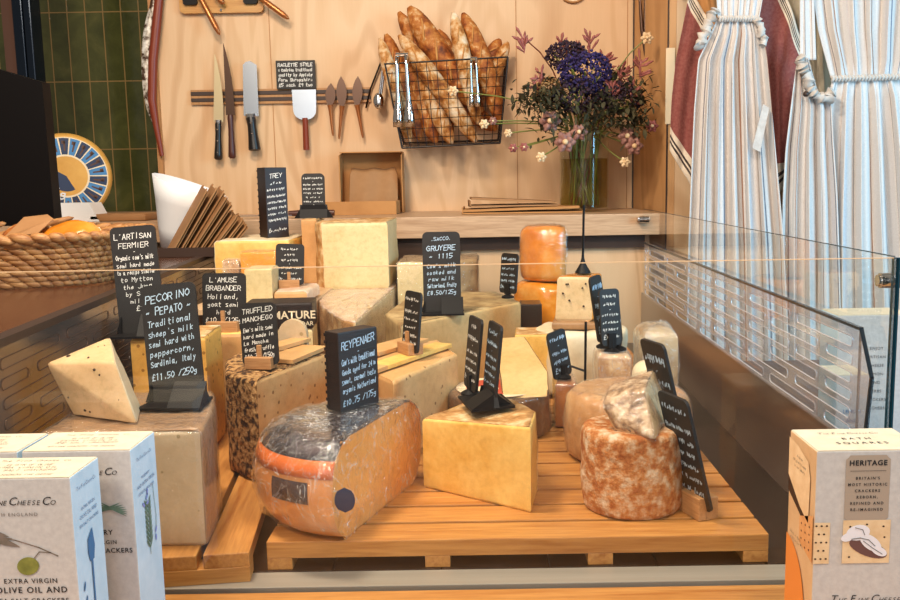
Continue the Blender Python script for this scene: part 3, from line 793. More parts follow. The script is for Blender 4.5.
studs(pep, (pts[0], pts[1], pts[4], pts[3]), 16, M['pepper'], 'peppercorn', seed=5)
studs(pep, (pts[0], pts[0].lerp(pts[1], .5), pts[1], pts[2]), 5, M['pepper'], 'peppercorn', seed=8)
# holey yellow wedge behind the pecorino signs
cheese('cheese_wedge', 'holey yellow cheese wedge standing behind the leftmost tall chalk signs', [(-.548, 1.36, 'c'), (-.432, 1.36, 'c'), (-.44, 1.47, 'r'), (-.555, 1.47, 'c')], 0, .186, M['p_holes'], M['r_crust'], seed=6)
# beige block
cheese('cheese_block', 'smooth beige cheese block behind and left of the herb-crusted cheese', [(-.482, 1.505, 'c'), (-.375, 1.505, 'c'), (-.375, 1.60, 'c'), (-.49, 1.60, 'r')], 0, .165, M['p_beige'], M['p_yellow'], seed=7)
# herb crusted block
herb = cheese('herb_crusted_cheese', 'tall cheese with a dark herb-crusted rind beside the wrapped half wheel',
       [(-.378, 1.275, 'r'), (-.345, 1.235, 'r'), (-.318, 1.215, 'c'), (-.252, 1.40, 'c'), (-.30, 1.478, 'r'), (-.385, 1.47, 'r'), (-.40, 1.36, 'r')], 0, .149, M['p_herb'], M['r_herb'], seed=9, nz=.0022)
for i, (x, y, a, l, w_, lab) in enumerate(((-.292, 1.372, 70, .115, .055, 'thin flat slab of cheese lying on top of the herb-crusted cheese, lower one'),
                                 (-.318, 1.420, 62, .09, .035, 'narrow cheese slice lying over the flat slab near the dark packet'))):
    bm = NB(); prism(bm, [(-l/2, -w_*.5), (l/2, -w_*.35), (l*.5, w_*.5), (-l*.38, w_*.5), (-l*.5, w_*.2)], .006, 'XY')
    o = obj('cheese_slice', bm, M['p_beige'], loc=(x, y, .1525+i*.0075), rot=(0, 0, math.radians(a))); props(o, lab, 'cheese slice')
# rounded grey slice standing on the herb cheese
bm = NB(); prism(bm, [(-.024, 0), (.024, 0)]+[(.024*math.cos(math.radians(a)), .020+.026*math.sin(math.radians(a))) for a in range(0, 181, 15)], .012, 'XZ', 0)
o = obj('cheese_slice', bm, M['p_white'], loc=(-.317, 1.455, .1510), rot=(0, 0, math.radians(-4))); props(o, 'rounded greyish cheese end standing in front of the dark labelled packet', 'cheese slice')
# half gouda wheel
gc = (-.160, 1.118); gr = .121
a0 = math.degrees(math.atan2(.996-gc[1], -.172-gc[0])); a1 = math.degrees(math.atan2(1.219-gc[1], -.097-gc[0]))
gf = arc(gc[0], gc[1], gr, a1, a0+360, 30)
gouda = cheese('half_cheese_wheel', 'film-wrapped half wheel of orange cheese with black waxed top in the front row', gf, 0, .120, M['p_gold'], M['r_gouda'], r=.030, bulge=.014, seed=11, nz=.0008, wrap=('wrapg', .75), bands=((.106, .2, M['gouda_top'], 'black_wax_cap'), (.086, .106, M['r_amber2'], 'orange_band')))
gl = Vector(gouda.location)
def patch(parent, c, r, bul, h, d0, d1, z0, z1, mat, name, off=.0032, oval=False):
    bm = NB(); N, K = 14, 8; g = []
    for i in range(N+1):
        row = []
        for j in range(K+1):
            u, v = i/N*2-1, j/K*2-1
            if oval:
                s = math.sqrt(max(0, 1-v*v)); u *= s
            a = math.radians((d0+d1)/2+u*(d1-d0)/2); z = (z0+z1)/2+v*(z1-z0)/2
            rad = r+bul*math.sin(PI*z/h)+off
            row.append(bm.verts.new((c[0]+rad*math.cos(a)-parent.location.x, c[1]+rad*math.sin(a)-parent.location.y, z)))
        g.append(row)
    for i in range(N):
        for j in range(K): bm.faces.new((g[i][j], g[i+1][j], g[i+1][j+1], g[i][j+1]))
    return obj(name, bm, mat, parent, smooth=180)
patch(gouda, gc, gr, .013, .12, 226, 250, .052, .078, M['gouda_top'], 'printed_mark')
patch(gouda, gc, gr, .013, .12, 264, 274, .045, .075, M['navy'], 'round_stamp', oval=True)
# cut yellow wedge, centre front
cheese('cheese_wedge', 'bright yellow cheese wedge with a broad cut face at the centre of the front board',
       [(-.086, 1.188, 'c'), (.057, 1.086, 'c'), (.070, 1.165, 'r'), (.04, 1.235, 'r'), (-.005, 1.285, 'c')], 0, .108, M['p_yellow'], M['r_crust'], seed=12, wrap=None, r=.004, nz=.0016, toptilt=(.10, 0))
# long pale block with slab on top, behind the half wheel
cheese('cheese_block', 'long block with stamped grey-speckled side and pale flat top behind the wrapped half wheel',
       [(-.135, 1.285, 'r'), (-.045, 1.490, 'r'), (-.085, 1.63, 'c'), (-.225, 1.50, 'c'), (-.20, 1.40, 'c')], 0, .128, M['p_beige'], M['p_herb'], seed=13, top='c')
for i, (x, y, a, l, w_) in enumerate(((-.150, 1.41, 64, .20, .045), (-.118, 1.455, 62, .20, .035), (-.155, 1.50, 58, .14, .05))):
    bm = NB(); box(bm, (-l/2, -w_/2, 0), (l/2, w_/2, .007), bev=.001)
    o = obj('cheese_slice', bm, M['p_yellow'] if i == 1 else M['p_beige'], loc=(x, y, .1305+(.0001*i if i != 2 else .0078)), rot=(0, 0, math.radians(a)))
    props(o, ('flat pale slab on the stamped block, nearest the half wheel', 'flat pale slab on the stamped block, nearest the small chalk sign', 'short flat slab lying across the other slabs on the stamped block')[i], 'cheese slice')
# long gruyere block
gru = cheese('cheese_block', 'long pale block with grey-brown top rind carrying the large middle chalk sign',
       [(-.150, 1.60, 'c'), (.080, 1.885, 'c'), (.03, 2.06, 'r'), (-.06, 2.08, 'r'), (-.17, 1.98, 'r'), (-.195, 1.75, 'r')], 0, .160, M['p_gruyere'], M['r_greybrown'], seed=14, r=.005)
# wedge pointing to the viewer
cheese('cheese_wedge', 'wrapped cheese wedge with its corner to the front below the big quarter wheel',
       [(-.345, 1.86, 'r'), (-.262, 1.64, 'r'), (-.235, 1.62, 'c'), (-.212, 2.16, 'c'), (-.23, 2.34, 'c'), (-.382, 2.34, 'r'), (-.378, 2.08, 'r')], 0, .164, M['p_blue'], M['r_crust'], seed=15, nz=.0025, wrap=('wrap', .2), r=.004, bands=((.1625, .3, M['r_pink'], 'pinkish_top_rind'),))
# quarter wheel on it
cheese('quarter_cheese_wheel', 'big quarter wheel with smooth pale cut face and crusty rind at the back centre',
       [(-.378, 2.11, 'c'), (-.224, 2.115, 'c'), (-.222, 2.33, 'r'), (-.30, 2.33, 'r'), (-.37, 2.29, 'r'), (-.402, 2.22, 'r'), (-.402, 2.15, 'r')], .166, .158, M['p_pale'], M['r_crust'], seed=16, r=.008, nz=.002)
# pale block behind the middle sign
cheese('cheese_block', 'pale tall block with wrapped side behind the large middle chalk sign',
       [(-.205, 2.13, 'c'), (-.058, 2.13, 'r'), (-.012, 2.18, 'r'), (-.01, 2.33, 'r'), (-.205, 2.33, 'c')], 0, .226, M['p_pale'], M['r_greybrown'], seed=17, wrap=('wrap', .2))
# left back cluster
cheese('cheese_wheel_piece', 'yellow cut wheel piece with whitish rind under the black chalk block sign',
       [(-.632, 2.10, 'c'), (-.455, 2.10, 'c'), (-.452, 2.30, 'r'), (-.54, 2.33, 'r'), (-.632, 2.30, 'r')], .171, .115, M['p_yellow'], M['r_white'], seed=18)
cheese('orange_cheese_piece', 'small deep orange cheese block in front of the yellow wheel piece', [(-.545, 2.00, 'c'), (-.452, 1.99, 'c'), (-.452, 2.06, 'c'), (-.545, 2.06, 'c')], .171, .095, M['p_orange'], M['p_orange'], seed=19, r=.003, wrap=('wrap', .25))
cheese('wrapped_cheese_end', 'crumpled film-wrapped pale cheese end left of the orange block', [(-.590, 2.02, 'r'), (-.556, 2.02, 'r'), (-.556, 2.07, 'r'), (-.59, 2.07, 'r')], .171, .075, M['p_pale'], M['r_crust'], seed=20, wrap=('wrap2', .5))
cheese('cream_cheese_block', 'very pale upright cream block between two brown chalk signs', [(-.492, 1.83, 'c'), (-.436, 1.83, 'c'), (-.436, 1.90, 'c'), (-.492, 1.90, 'c')], .171, .074, M['p_pale'], M['p_pale'], seed=21, r=.003)
cheese('flat_cheese_piece', 'flat piece with pinkish wrapped rind under the small dim sign at the back', [(-.433, 1.83, 'c'), (-.365, 1.83, 'r'), (-.365, 1.96, 'r'), (-.433, 1.96, 'c')], .171, .026, M['p_beige'], M['r_pink'], seed=22, nz=.002)
cheese('cheese_block', 'upright tan block beside the quarter wheel under the small arched sign', [(-.445, 2.20, 'c'), (-.408, 2.20, 'c'), (-.408, 2.31, 'c'), (-.445, 2.31, 'c')], .171, .158, M['p_beige'], M['r_crust'], seed=23, r=.003)
# dark labelled packet
t = thing('labelled_packet', 'dark packet with MATURE printed in pale capitals behind the sign on the herb-crusted cheese', 'packet', (-.385, 1.66, .1465), (0, 0, math.radians(4)))
bm = NB(); box(bm, (-.065, 0, 0), (.062, .08, .050), bev=.004); b = obj('packet', bm, M['blackwood'], t)
printed(b, [('MATURE', .021, .028, .020, 0, 1, .0004), ('CHEDDAR', .012, .036, .006, 0, 1, 0)], Matrix.Translation((0, -.0008, 0)), 'labelcream')
cheese('cheese_block', 'creamy block with brown rind under the dark labelled packet', [(-.448, 1.655, 'c'), (-.325, 1.665, 'c'), (-.33, 1.745, 'r'), (-.45, 1.74, 'r')], 0, .145, M['p_pale'], M['r_brown'], seed=51)
# small wheel with printed top label, dark rind
sw = cheese('dark_rind_cheese_wheel', 'low dark-rinded wheel with red and cream printed top under the leaning slab', circ(.024, 1.47, .086), 0, .070, M['r_dark'], M['r_dark'], seed=24, nz=.002, wrap=('wrap', .3))
bm = NB(); lathe(bm, [(.072, .0735), (.072, .0745)], 40); obj('cream_label', bm, M['labelcream'], sw)
bm = NB(); lathe(bm, [(.055, .0745), (.055, .0755)], 40); obj('red_label', bm, M['labelred'], sw)
bm = NB(); lathe(bm, [(.020, .0755), (.020, .0762)], 30, Matrix.Translation((-.02, -.02, 0))); lathe(bm, [(.008, .0755), (.008, .0762)], 30, Matrix.Translation((.02, -.035, 0))); obj('cream_motif', bm, M['labelcream'], sw)
# leaning slab with crust
A_, B2, C2_, D2, E2 = at(503, 402, 1.405), at(549, 400, 1.405), at(548, 372, 1.47), at(524, 336, 1.60), at(496, 338, 1.60)
dn = Vector((.004, .016, -.040))
lo_ = lambda p: Vector((p.x+.004, p.y+.02, max(.012, p.z-.05)))
hull('cheese_slab', 'pale triangular slab with dark torn crust leaning behind the pair of black signs', [A_+Vector((0, 0, .005)), B2+Vector((0, 0, .005)), C2_, D2, E2, Vector((A_.x, 1.42, .0785)), Vector((B2.x, 1.42, .0785)), Vector((D2.x, 1.62, .0785)), Vector((E2.x, 1.62, .0785))], M['p_gruyere'], M['r_dark'], [(1, 2, 6), (2, 3, 7)], seed=26)
cheese('cheese_block', 'small yellow block with grey rind behind the leaning slab', [(.060, 1.70, 'c'), (.128, 1.70, 'c'), (.12, 1.78, 'c'), (.065, 1.78, 'c')], 0, .122, M['p_yellow'], M['r_crust'], seed=27)
cheese('wrapped_cheese_chunk', 'amber film-wrapped chunk beside the leaning slab', [(.121, 1.47, 'r'), (.156, 1.47, 'r'), (.158, 1.55, 'r'), (.123, 1.55, 'r')], 0, .078, M['r_amber'], M['r_amber'], seed=28, wrap=('wrap', .3))
# right back cluster
cheese('washed_rind_wheel', 'glossy orange-rinded wheel, lower one of the orange stack at the back', circ(.160, 2.12, .082), 0, .178, M['p_gold'], M['r_orange'], r=.02, bulge=.006, seed=29)
cheese('orange_cheese_half', 'orange-rinded half wheel, upper one of the orange stack at the back', arc(.160, 2.115, .066, 75, 300, 16), .181, .128, M['p_blue'], M['r_orange'], r=.018, bulge=.004, seed=30, wrap=('wrap', .35))
t = thing('dark_carton', 'small dark brown carton between the long pale block and the orange wheel', 'carton', (.105, 1.93, 0))
bm = NB(); box(bm, (-.022, 0, 0), (.024, .07, .148), bev=.002); obj('carton', bm, M['case_floor'], t)
cheese('white_rind_wheel', 'large cream-rinded wheel under the cumin-seed wedge at the back right', circ(.195, 1.755, .092), 0, .126, M['p_beige'], M['r_white'], r=.012, seed=31, nz=.003)
cw = cheese('cumin_seed_wedge', 'cream wedge dotted with seed holes standing on the cream-rinded wheel', [(.142, 1.735, 'c'), (.212, 1.720, 'r'), (.235, 1.78, 'r'), (.19, 1.80, 'c')], .142, .088, M['p_cumin'], M['r_orange'], seed=32, lean=(.05, 0))
studs(cw, [Vector(p) for p in ((.150, 1.7315, .228), (.212, 1.7185, .228), (.210, 1.7185, .155), (.146, 1.7315, .155))], 7, M['pepper'], 'cumin_seed', (.002, .0028), 4)
cheese('cheese_end', 'low brown-rinded end under the cumin-seed wedge', [(.135, 1.715, 'r'), (.228, 1.70, 'r'), (.24, 1.80, 'r'), (.15, 1.815, 'r')], .1275, .0135, M['r_brown'], M['r_brown'], seed=33, r=.003)
cheese('wrapped_cheese_chunk', 'film-wrapped tan chunk under the trio of small dark signs', [(.198, 1.50, 'r'), (.248, 1.49, 'r'), (.255, 1.57, 'r'), (.20, 1.58, 'r')], 0, .118, M['p_beige'], M['r_crust'], seed=34, wrap=('wrap2', .5))
cheese('wrapped_cheese_piece', 'grey film-wrapped rounded piece near the slotted clear panel', [(.285, 1.56, 'r'), (.345, 1.56, 'r'), (.355, 1.66, 'r'), (.285, 1.66, 'r')], 0, .152, M['p_white'], M['r_greybrown'], r=.022, seed=35, wrap=('wrap2', .3))
cheese('tan_cheese_wheel', 'small tan wheel peeping out behind the cut wedge at the right', circ(.277, 1.445, .030, 24), 0, .116, M['p_beige'], M['r_white'], r=.015, seed=36)
cheese('flat_tan_wheel', 'broad flat tan wheel behind the small orange-bloomed wheel', circ(.218, 1.325, .090), 0, .102, M['p_beige'], M['r_tomme2'], r=.014, bulge=.006, seed=37, nz=.002, wrap=('wrap', .12))
cheese('small_tomme_wheel', 'small wheel with mottled orange and white bloomed rind at the front right', circ(.190, 1.115, .0635), 0, .106, M['p_beige'], M['r_tomme'], r=.008, bulge=.002, seed=38, nz=.0020)
wpts = [at(601, 405, 1.10), at(654, 369, 1.17), at(671, 410, 1.15), gz(656, 441, .1055), gz(615, 431, .1055), at(640, 392, 1.09)+Vector((.006, -.004, .002)), at(610, 385, 1.14)]
hull('cheese_wedge', 'wrapped wedge with mottled rind and pale cut side resting on the small bloomed wheel', wpts, M['p_blue'], M['r_speckle'], [(0, 5, 4), (0, 5, 1), (5, 4, 3)], seed=40, wrap='wrap', bev=.004)

# ================================================================== SIGNS
sign('tall chalk sign in white writing, leftmost and half behind the one on the ivory block', (-.536, 1.385, .187), .070, .172, 4,
     [("L'ARTISAN", 1.3), ('FERMIER', 1.2), ('~', .5), ("Organic cow's milk", 1.1), ('semi hard made', 1), ('to a recipe similar', 1), ('to Mytton', 1), ('the Jura', 1), ('by S.W.', 1), ('milk.', 1), ('£1', 1.1)], roll=-4, seed=11)
sign('tall chalk sign in bluish writing standing on the wrapped ivory block', (-.393, 1.115, .1425), .072, .155, -3,
     [('PECORINO', 1.3), ('~ PEPATO ~', 1.3), ('Traditional', 1.1), ("sheep's milk", 1), ('semi hard with', 1), ('peppercorn,', 1), ('Sardinia, Italy', 1), ('', .3), ('£11.50 /250g', 1.1)], mat='chalk_blue', roll=-5, seed=12, lean=.12, tilt=-8)
sign('wide chalk sign in a wooden holder just right of the two tallest leftmost signs', (-.452, 1.535, .1655), .078, .098, -6,
     [("L'AMUSE", 1.2), ('BRABANDER', 1.2), ('Holland,', 1.2), ('goat semi', 1.1), ('hard', 1.1), ('£10. /125g', 1.2)], base='wood', seed=13, rise=.004)
sign('chalk sign in a wooden holder standing on the herb-crusted cheese', (-.329, 1.290, .1515), .056, .092, -8,
     [('TRUFFLED', 1.3), ('MANCHEGO', 1.3), ('--', .4), ("Ewe's milk semi", 1.1), ('hard made in', 1), ('La Mancha &', 1), ('fresh truffle', 1.1), ('£10.75 /150g', 1.2)], base='wood', seed=14, rise=.004, roll=-3, lean=.1)
block_sign('tall black chalk block standing on the yellow wheel piece against the plywood', (-.512, 2.20, .2875), .056, .170, .048, 36,
     [('TREY', 1.1), ('DIZY', 1), ('ORIGINAL', 1), ('Switzerland', 1), ('unpasteurised', .9), ("cow's milk", .9), ('made from', .9), ('Gruyere', 1), ('', .6), ('£7.25/150g', 1)], 5)
block_sign('thick black chalk block standing on the half wheel with black waxed top', (-.176, 1.165, .1228), .066, .106, .028, 47,
     [('REYPENAER', 1.4), ('~', .5), ("Cow's milk traditional", 1.1), ('Gouda aged for 24 m', 1), ('sweet, caramel taste', 1), ('organic Netherland', 1), ('', .3), ('£10.75 /175g', 1.1)], 6, 'chalk_blue')
sign('small arched black sign on a flared stand at the back counter edge', (-.424, 2.262, .3305), .058, .112, 3,
     [('Proscetti', 1.2), ('~', .4), ("Goat's milk from", 1), ('semi, is soft', 1), ('East Devon', 1), ('& has a', 1), ('fine mould', 1), ('£', 1)], base='tri', basew=.098, seed=15, tilt=-4, texth=.72, r=.012)
sign('dim black sign in a wooden holder below the quarter wheel on the left', (-.414, 1.895, .1985), .060, .088, 8,
     [('SMOKED', 1.1), ('FARM', 1), ('CHEESE', 1), ('~', .4), ('Somerset milk', 1), ('smoked', 1), ('£5. /150g', 1)], base='wood', seed=16, rise=.005, roll=3)
sign('large middle chalk sign standing on the long pale block', (-.080, 1.735, .1615), .074, .160, 2,
     [('.SACCO.', .9), ('', .3), ('GRUYERE', 1.3), ('~ 1115', 1.2), ('', .3), ("Cow's milk", 1), ('cooked and', 1), ('raw milk', 1), ('Switzerland, Fruity', 1), ('£8.50/125g', 1.1)], seed=17, wtxt=.78, lean=.05, mat='chalk_blue', r=.010)
sign('narrow dark sign turned sideways in a small wooden holder on the stamped block', (-.122, 1.450, .1380), .055, .100, -58,
     [('BEAUVALE', 1.2), ('~', .5), ("Cow's milk", 1), ('soft blue', 1), ('mellow', 1), ('Notts, England', 1), ('£7.50/150g', 1)], base='wood', seed=18, rise=.003)
sign('small dark sign on a clip foot toward the far end of the long pale block', (.055, 1.945, .1615), .052, .088, -48,
     [('KALTBACH', 1.2), ('~', .5), ('Creamy', 1), ("cow's milk", 1), ('cave aged', 1), ('£6.75/150g', 1)], base='clip', seed=19, rise=.010, mat='chalk_blue')
sign('left one of two narrow black signs on the centre yellow wedge', (-.020, 1.250, .116), .060, .104, -73,
     [('RED', 1.3), ('LEICESTER', 1.3), ('~', .5), ('Raw milk hard', 1), ('traditional', 1), ('Leicestershire', 1), ('£9.75/175g', 1)], base='clip', seed=20, rise=.008, basew=.03)
sign('right one of two narrow black signs, in the wide stand on the centre yellow wedge', (.006, 1.195, .1165), .064, .112, -76,
     [('DOUBLE', 1.3), ('GLOUCESTER', 1.3), ('~', .5), ("Cow's milk hard", 1), ('mellow & nutty', 1), ('Gloucester', 1), ('£8.50 /150g', 1)], base='slot', basew=.082, seed=21, mat='chalk_blue')
sign('small black sign leaning beside a thin black rod behind the flat tan wheel', (.136, 1.500, .0805), .046, .082, 45,
     [('TUNWORTH', 1.2), ('~', .5), ("Cow's milk", 1), ('soft, nutty', 1), ('£9.50', 1)], base='clip', seed=22, rise=.002, roll=-8, mat='chalk_blue')
sign('front one of the trio of small dark signs at the back right', (.221, 1.515, .1215), .040, .098, 25,
     [('BATH', 1.1), ('SOFT', 1.1), ('~', .4), ('organic', 1), ('creamy', 1), ('square', 1), ('£8.00', 1)], base='clip', seed=23, rise=.012)
sign('rear left one of the trio of small dark signs, tipped to the left', (.214, 1.560, .1215), .036, .118, 50,
     [('WIGMORE', 1.2), ('~', .4), ("ewe's milk", 1), ('soft', 1), ('£9.00', 1)], base='clip', seed=24, rise=.012, roll=-6, mat='chalk_blue')
sign('rear right one of the trio of small dark signs, seen nearly edge-on', (.236, 1.535, .1215), .036, .086, 60,
     [('BARON', 1.2), ('~', .4), ('brie style', 1), ('£7.50', 1)], base='clip', seed=25, rise=.012)
sign('long black sign leaning in a wooden block beside the small bloomed wheel', (.266, 1.075, 0.0005), .066, .150, -70,
     [('ROLLRIGHT', 1.2), ('~', .4), ("Organic cow's milk", 1), ('washed rind soft', 1), ('spruce bark', 1), ('Cotswolds', 1), ('rich & savoury', 1), ('£12.50 /200g', 1.1)], base='wood', seed=26, rise=.012, tilt=15, roll=0, mat='chalk_blue')
sign('taller black sign behind the long leaning one at the right, in its own wooden block', (.272, 1.180, 0.0005), .060, .200, -70,
     [('STAWLEY', 1.2), ('~', .4), ("Goat's milk", 1), ('lemony', 1), ('Somerset', 1), ('', 1), ('', 1), ('£11.00', 1)], base='wood', seed=27, rise=.012, tilt=15, roll=0, mat='chalk_blue')
t = thing('sign_spike', 'tall thin black rod on a cone foot standing on the cumin-seed wedge', 'sign holder', (.200, 1.765, .2335))
bm = NB(); lathe(bm, [(.016, 0), (.015, .003), (.006, .018), (.003, .030), (.0022, .04)], 18); obj('cone_foot', bm, M['black'], t, smooth=40)
bm = NB(); tube(bm, [(0, 0, .03), (.002, 0, .135)], .0024, 8); obj('rod', bm, M['black'], t, smooth=60)
t = thing('sign_spike', 'thin black rod with side arm beside the small leaning sign behind the flat tan wheel', 'sign holder', (.170, 1.475, 0))
bm = NB(); lathe(bm, [(.014, 0), (.013, .003), (.003, .010)], 16); obj('foot', bm, M['black'], t, smooth=40)
bm = NB(); tube(bm, [(0, 0, .006), (.002, 0, .182)], .0022, 8); tube(bm, [(0, 0, .098), (-.022, .012, .104)], .002, 6); obj('rod', bm, M['black'], t, smooth=60)

# ================================================================== CRACKER BOXES
def carton_box(label, x0, x1, y0, y1, z0, z1, kind, group=None):
    t = thing('cracker_box', label, 'cracker box', ((x0+x1)/2, y0, z0), group=group)
    w, d, h = x1-x0, y1-y0, z1-z0
    bm = NB(); box(bm, (-w/2, 0, 0), (w/2, d, h), bev=.0012)
    for f in bm.faces:
        n = f.normal
        if n.z > .8: f.material_index = 1
        elif n.x > .8: f.material_index = 2
        elif n.x < -.8: f.material_index = 3
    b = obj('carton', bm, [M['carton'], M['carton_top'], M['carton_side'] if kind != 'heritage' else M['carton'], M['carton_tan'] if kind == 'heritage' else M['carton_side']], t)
    # flaps on top
    bm = NB(); box(bm, (-w/2+.001, .0005, h-.0001), (w/2-.001, d-.001, h+.0007)); obj('lid_flap', bm, M['carton_top'], t)
    F = Matrix.Translation((0, -.0007, 0))
    T = Matrix.Translation((0, d*.06, h+.0012)) @ Matrix.Rotation(-PI/2, 4, 'X')
    S = Matrix.Translation((w/2+.0007, d/2, 0)) @ Matrix.Rotation(PI/2, 4, 'Z')
    W = Matrix.Translation((-w/2-.0007, d/2, 0)) @ Matrix.Rotation(-PI/2, 4, 'Z')
    return t, b, w, d, h, F, T, S, W
def leaf(bm, x, z, L, wd, ang, y, cm=None, mat=0):
    pts = []
    for i in range(9):
        u = i/8; pts.append((L*u, wd*math.sin(PI*u)**.8*.5))
    for i in range(7, 0, -1):
        u = i/8; pts.append((L*u, -wd*math.sin(PI*u)**.8*.5))
    ca_, sa = math.cos(math.radians(ang)), math.sin(math.radians(ang))
    f = bm.faces.new([bm.verts.new((x+a*ca_-b*sa, y, z+a*sa+b*ca_)) for a, b in pts]); f.material_index = mat
    return f
def flatpoly(bm, pts, y, mat=0):
    f = bm.faces.new([bm.verts.new((a, y, b)) for a, b in pts]); f.material_index = mat; return f
def orient(bm):
    bm.normal_update()
    for f in bm.faces:
        if f.normal.y > 0: f.normal_flip()
def ellipse(cx, cz, a, b, rot=0, n=24):
    r = math.radians(rot); return [(cx+a*math.cos(2*PI*i/n)*math.cos(r)-b*math.sin(2*PI*i/n)*math.sin(r), cz+a*math.cos(2*PI*i/n)*math.sin(r)+b*math.sin(2*PI*i/n)*math.cos(r)) for i in range(n)]
def small_print(b, mtx, cx, cz, w, rows, pitch, mat, seed=1, ht=.0022):
    """rows of tiny unreadable-size handwriting-like print"""
    bm = NB(); rr = random.Random(seed)
    for i, (s, k) in enumerate(rows):
        write(bm, s, cx, cz-i*pitch, w*k, ht, 0, w=ht*.10, jit=.05, rr=rr)
    for v in bm.verts: v.co = mtx @ v.co
    return obj('small_print', bm, M[mat], b)
def title(b, mtx, size, cx, cz, mat='ink'):
    return printed(b, caps_line('The Fine Cheese Co', size, cx, cz), mtx, mat, 'maker_name')
ZT = .171; ZL = -.0335
def left_box(label, x0, x1, y0, y1, kind):
    t, b, w, d, h, F, T, S, W = carton_box(label, x0, x1, y0, y1, ZL, ZT, kind)
    title(b, F, .0062, .000, h-.024)
    printed(b, [('BATH ENGLAND', .0045, .0, h-.034, 0, 1.35, 0)], F, 'ink_grey')
    names = {'olive': ('EXTRA VIRGIN', 'OLIVE OIL AND', 'SEA SALT CRACKERS'), 'rosemary': ('ROSEMARY', 'EXTRA VIRGIN', 'OLIVE OIL CRACKERS')}[kind]
    zz = (h-.096, h-.105, h-.1145) if kind == 'olive' else (h-.084, h-.0935, h-.1025)
    if kind == 'olive': printed(b, [(names[0], .0062, .010, zz[0], 0, 1.2, .00005), (names[1], .0078, .010, zz[1], 0, 1.2, .0001), (names[2], .0062, .010, zz[2], 0, 1.15, .00005)], F, 'ink', 'product_text')
    else: printed(b, [(names[0], .0070, .010, zz[0], 0, 1.2, .0001), (names[1], .0055, .012, zz[1], 0, 1.2, .00005), (names[2], .0068, .012, zz[2], 0, 1.1, .0001)], F, 'ink', 'product_text')
    bm = NB()
    if kind == 'olive':
        y = -.0008
        for x, z, L, wd, a in ((-.044, h-.043, .040, .007, -14), (-.044, h-.060, .042, .0075, 8), (-.030, h-.050, .036, .006, -20), (-.046, h-.066, .034, .006, 12)):
            leaf(bm, x, z, L, wd, a, y-.00006*len(bm.faces))
        a, b_ = Vector((-.02, h-.052)), Vector((.036, h-.070))
        stroke(bm, [(-.03, h-.050), (.0, h-.056), (.02, h-.063), (.036, h-.071)], .0011, y)
        stroke(bm, [(.030, h-.068), (.020, h-.067), (.014, h-.074)], .0009, y)
        orient(bm); obj('olive_branch', bm, M['leafgrey'], b)
        bm = NB(); flatpoly(bm, ellipse(.009, h-.080, .0098, .0082, 15), -.0009); orient(bm); obj('olive_picture', bm, M['olive'], b)
    else:
        for i in range(7):
            leaf(bm, .012+i*.0012, h-.064+i*.0022, .030, .0022, 24-i*9, -.0008-.00005*i)
        orient(bm); obj('rosemary_sprig', bm, M['leafgreen'], b)
    # side panel
    title(b, S, .0030, 0, h-.016, 'ink_cool')
    rows = ('EXTRA VIRGIN', 'OLIVE OIL AND', 'SEA SALT CRACKERS') if kind == 'olive' else ('ROSEMARY', 'AND EXTRA VIRGIN', 'OLIVE OIL CRACKERS')
    printed(b, [(s, .0042 if i != 1 else .005, 0, h-.036-i*.0075, 0, 1.0, 0) for i, s in enumerate(rows)], S, 'ink_cool', 'side_text')
    bm = NB()
    if kind == 'olive':
        flatpoly(bm, [(-.006, h-.066), (.004, h-.058), (.007, h-.076), (.004, h-.088), (-.004, h-.088), (-.007, h-.078)], -.0001)
        flatpoly(bm, [(-.0015, h-.088), (.0015, h-.088), (.001, h-.175), (-.002, h-.175)], -.0001)
        for q in range(5): leaf(bm, -.020+q*.002, h-.11-q*.014, .010, .003, 70, -.0001)
        m_ = 'ink_cool'
    else:
        stroke(bm, [(-.002, h-.060), (.002, h-.08), (.0, h-.118)], .0011, -.0001)
        for q in range(9):
            leaf(bm, .0005, h-.070-q*.0052, .014, .0028, 55, -.0001); leaf(bm, .0005, h-.070-q*.0052, .014, .0028, 128, -.0001)
        stroke(bm, [(.016, h-.050), (.020, h-.085), (.018, h-.10)], .0009, -.0001)
        m_ = 'leafgreen'
    for v in bm.verts: v.co = S @ v.co
    obj('side_picture', bm, M[m_], b)
    if kind == 'rosemary':
        for q, (x, z) in enumerate(((-.004, h-.060), (.001, h-.057), (-.007, h-.066), (.004, h-.064), (.02, h-.096), (.016, h-.103))):
            bm = NB(); leaf(bm, x, z, .008, .0035, 40+q*47, -.00015)
            for v in bm.verts: v.co = S @ v.co
            obj('lilac_flower', bm, M['lilac'], b)
    # top panel writing
    small_print(b, T @ Matrix.Translation((0, 0, d*.72)) , 0, .000, w*.84, (('The Fine Cheese Co', 1),), .004, 'ink_grey', 3, .0042)
    small_print(b, T @ Matrix.Translation((0, 0, d*.72)), 0, -.012, w*.80, (('ELIXIR OF OLIVE', .5), ('EXTRA VIRGIN OIL', .8), ('AND SALT CRACKERS', .95)), .0075, 'ink_grey', 4, .0042)
    small_print(b, T @ Matrix.Translation((0, 0, d*.72)), 0, -.039, w*.80, (('ARTISAN CRACKERS FOR CHEESE', .8),), .0075, 'ink_grey', 5, .0036)
    return t
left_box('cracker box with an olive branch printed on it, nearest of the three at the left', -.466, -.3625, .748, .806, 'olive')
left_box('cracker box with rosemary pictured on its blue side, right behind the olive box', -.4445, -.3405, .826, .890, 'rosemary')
left_box('cracker box of which only the cream top shows, leftmost at the photo edge', -.553, -.4485, .8255, .888, 'rosemary')
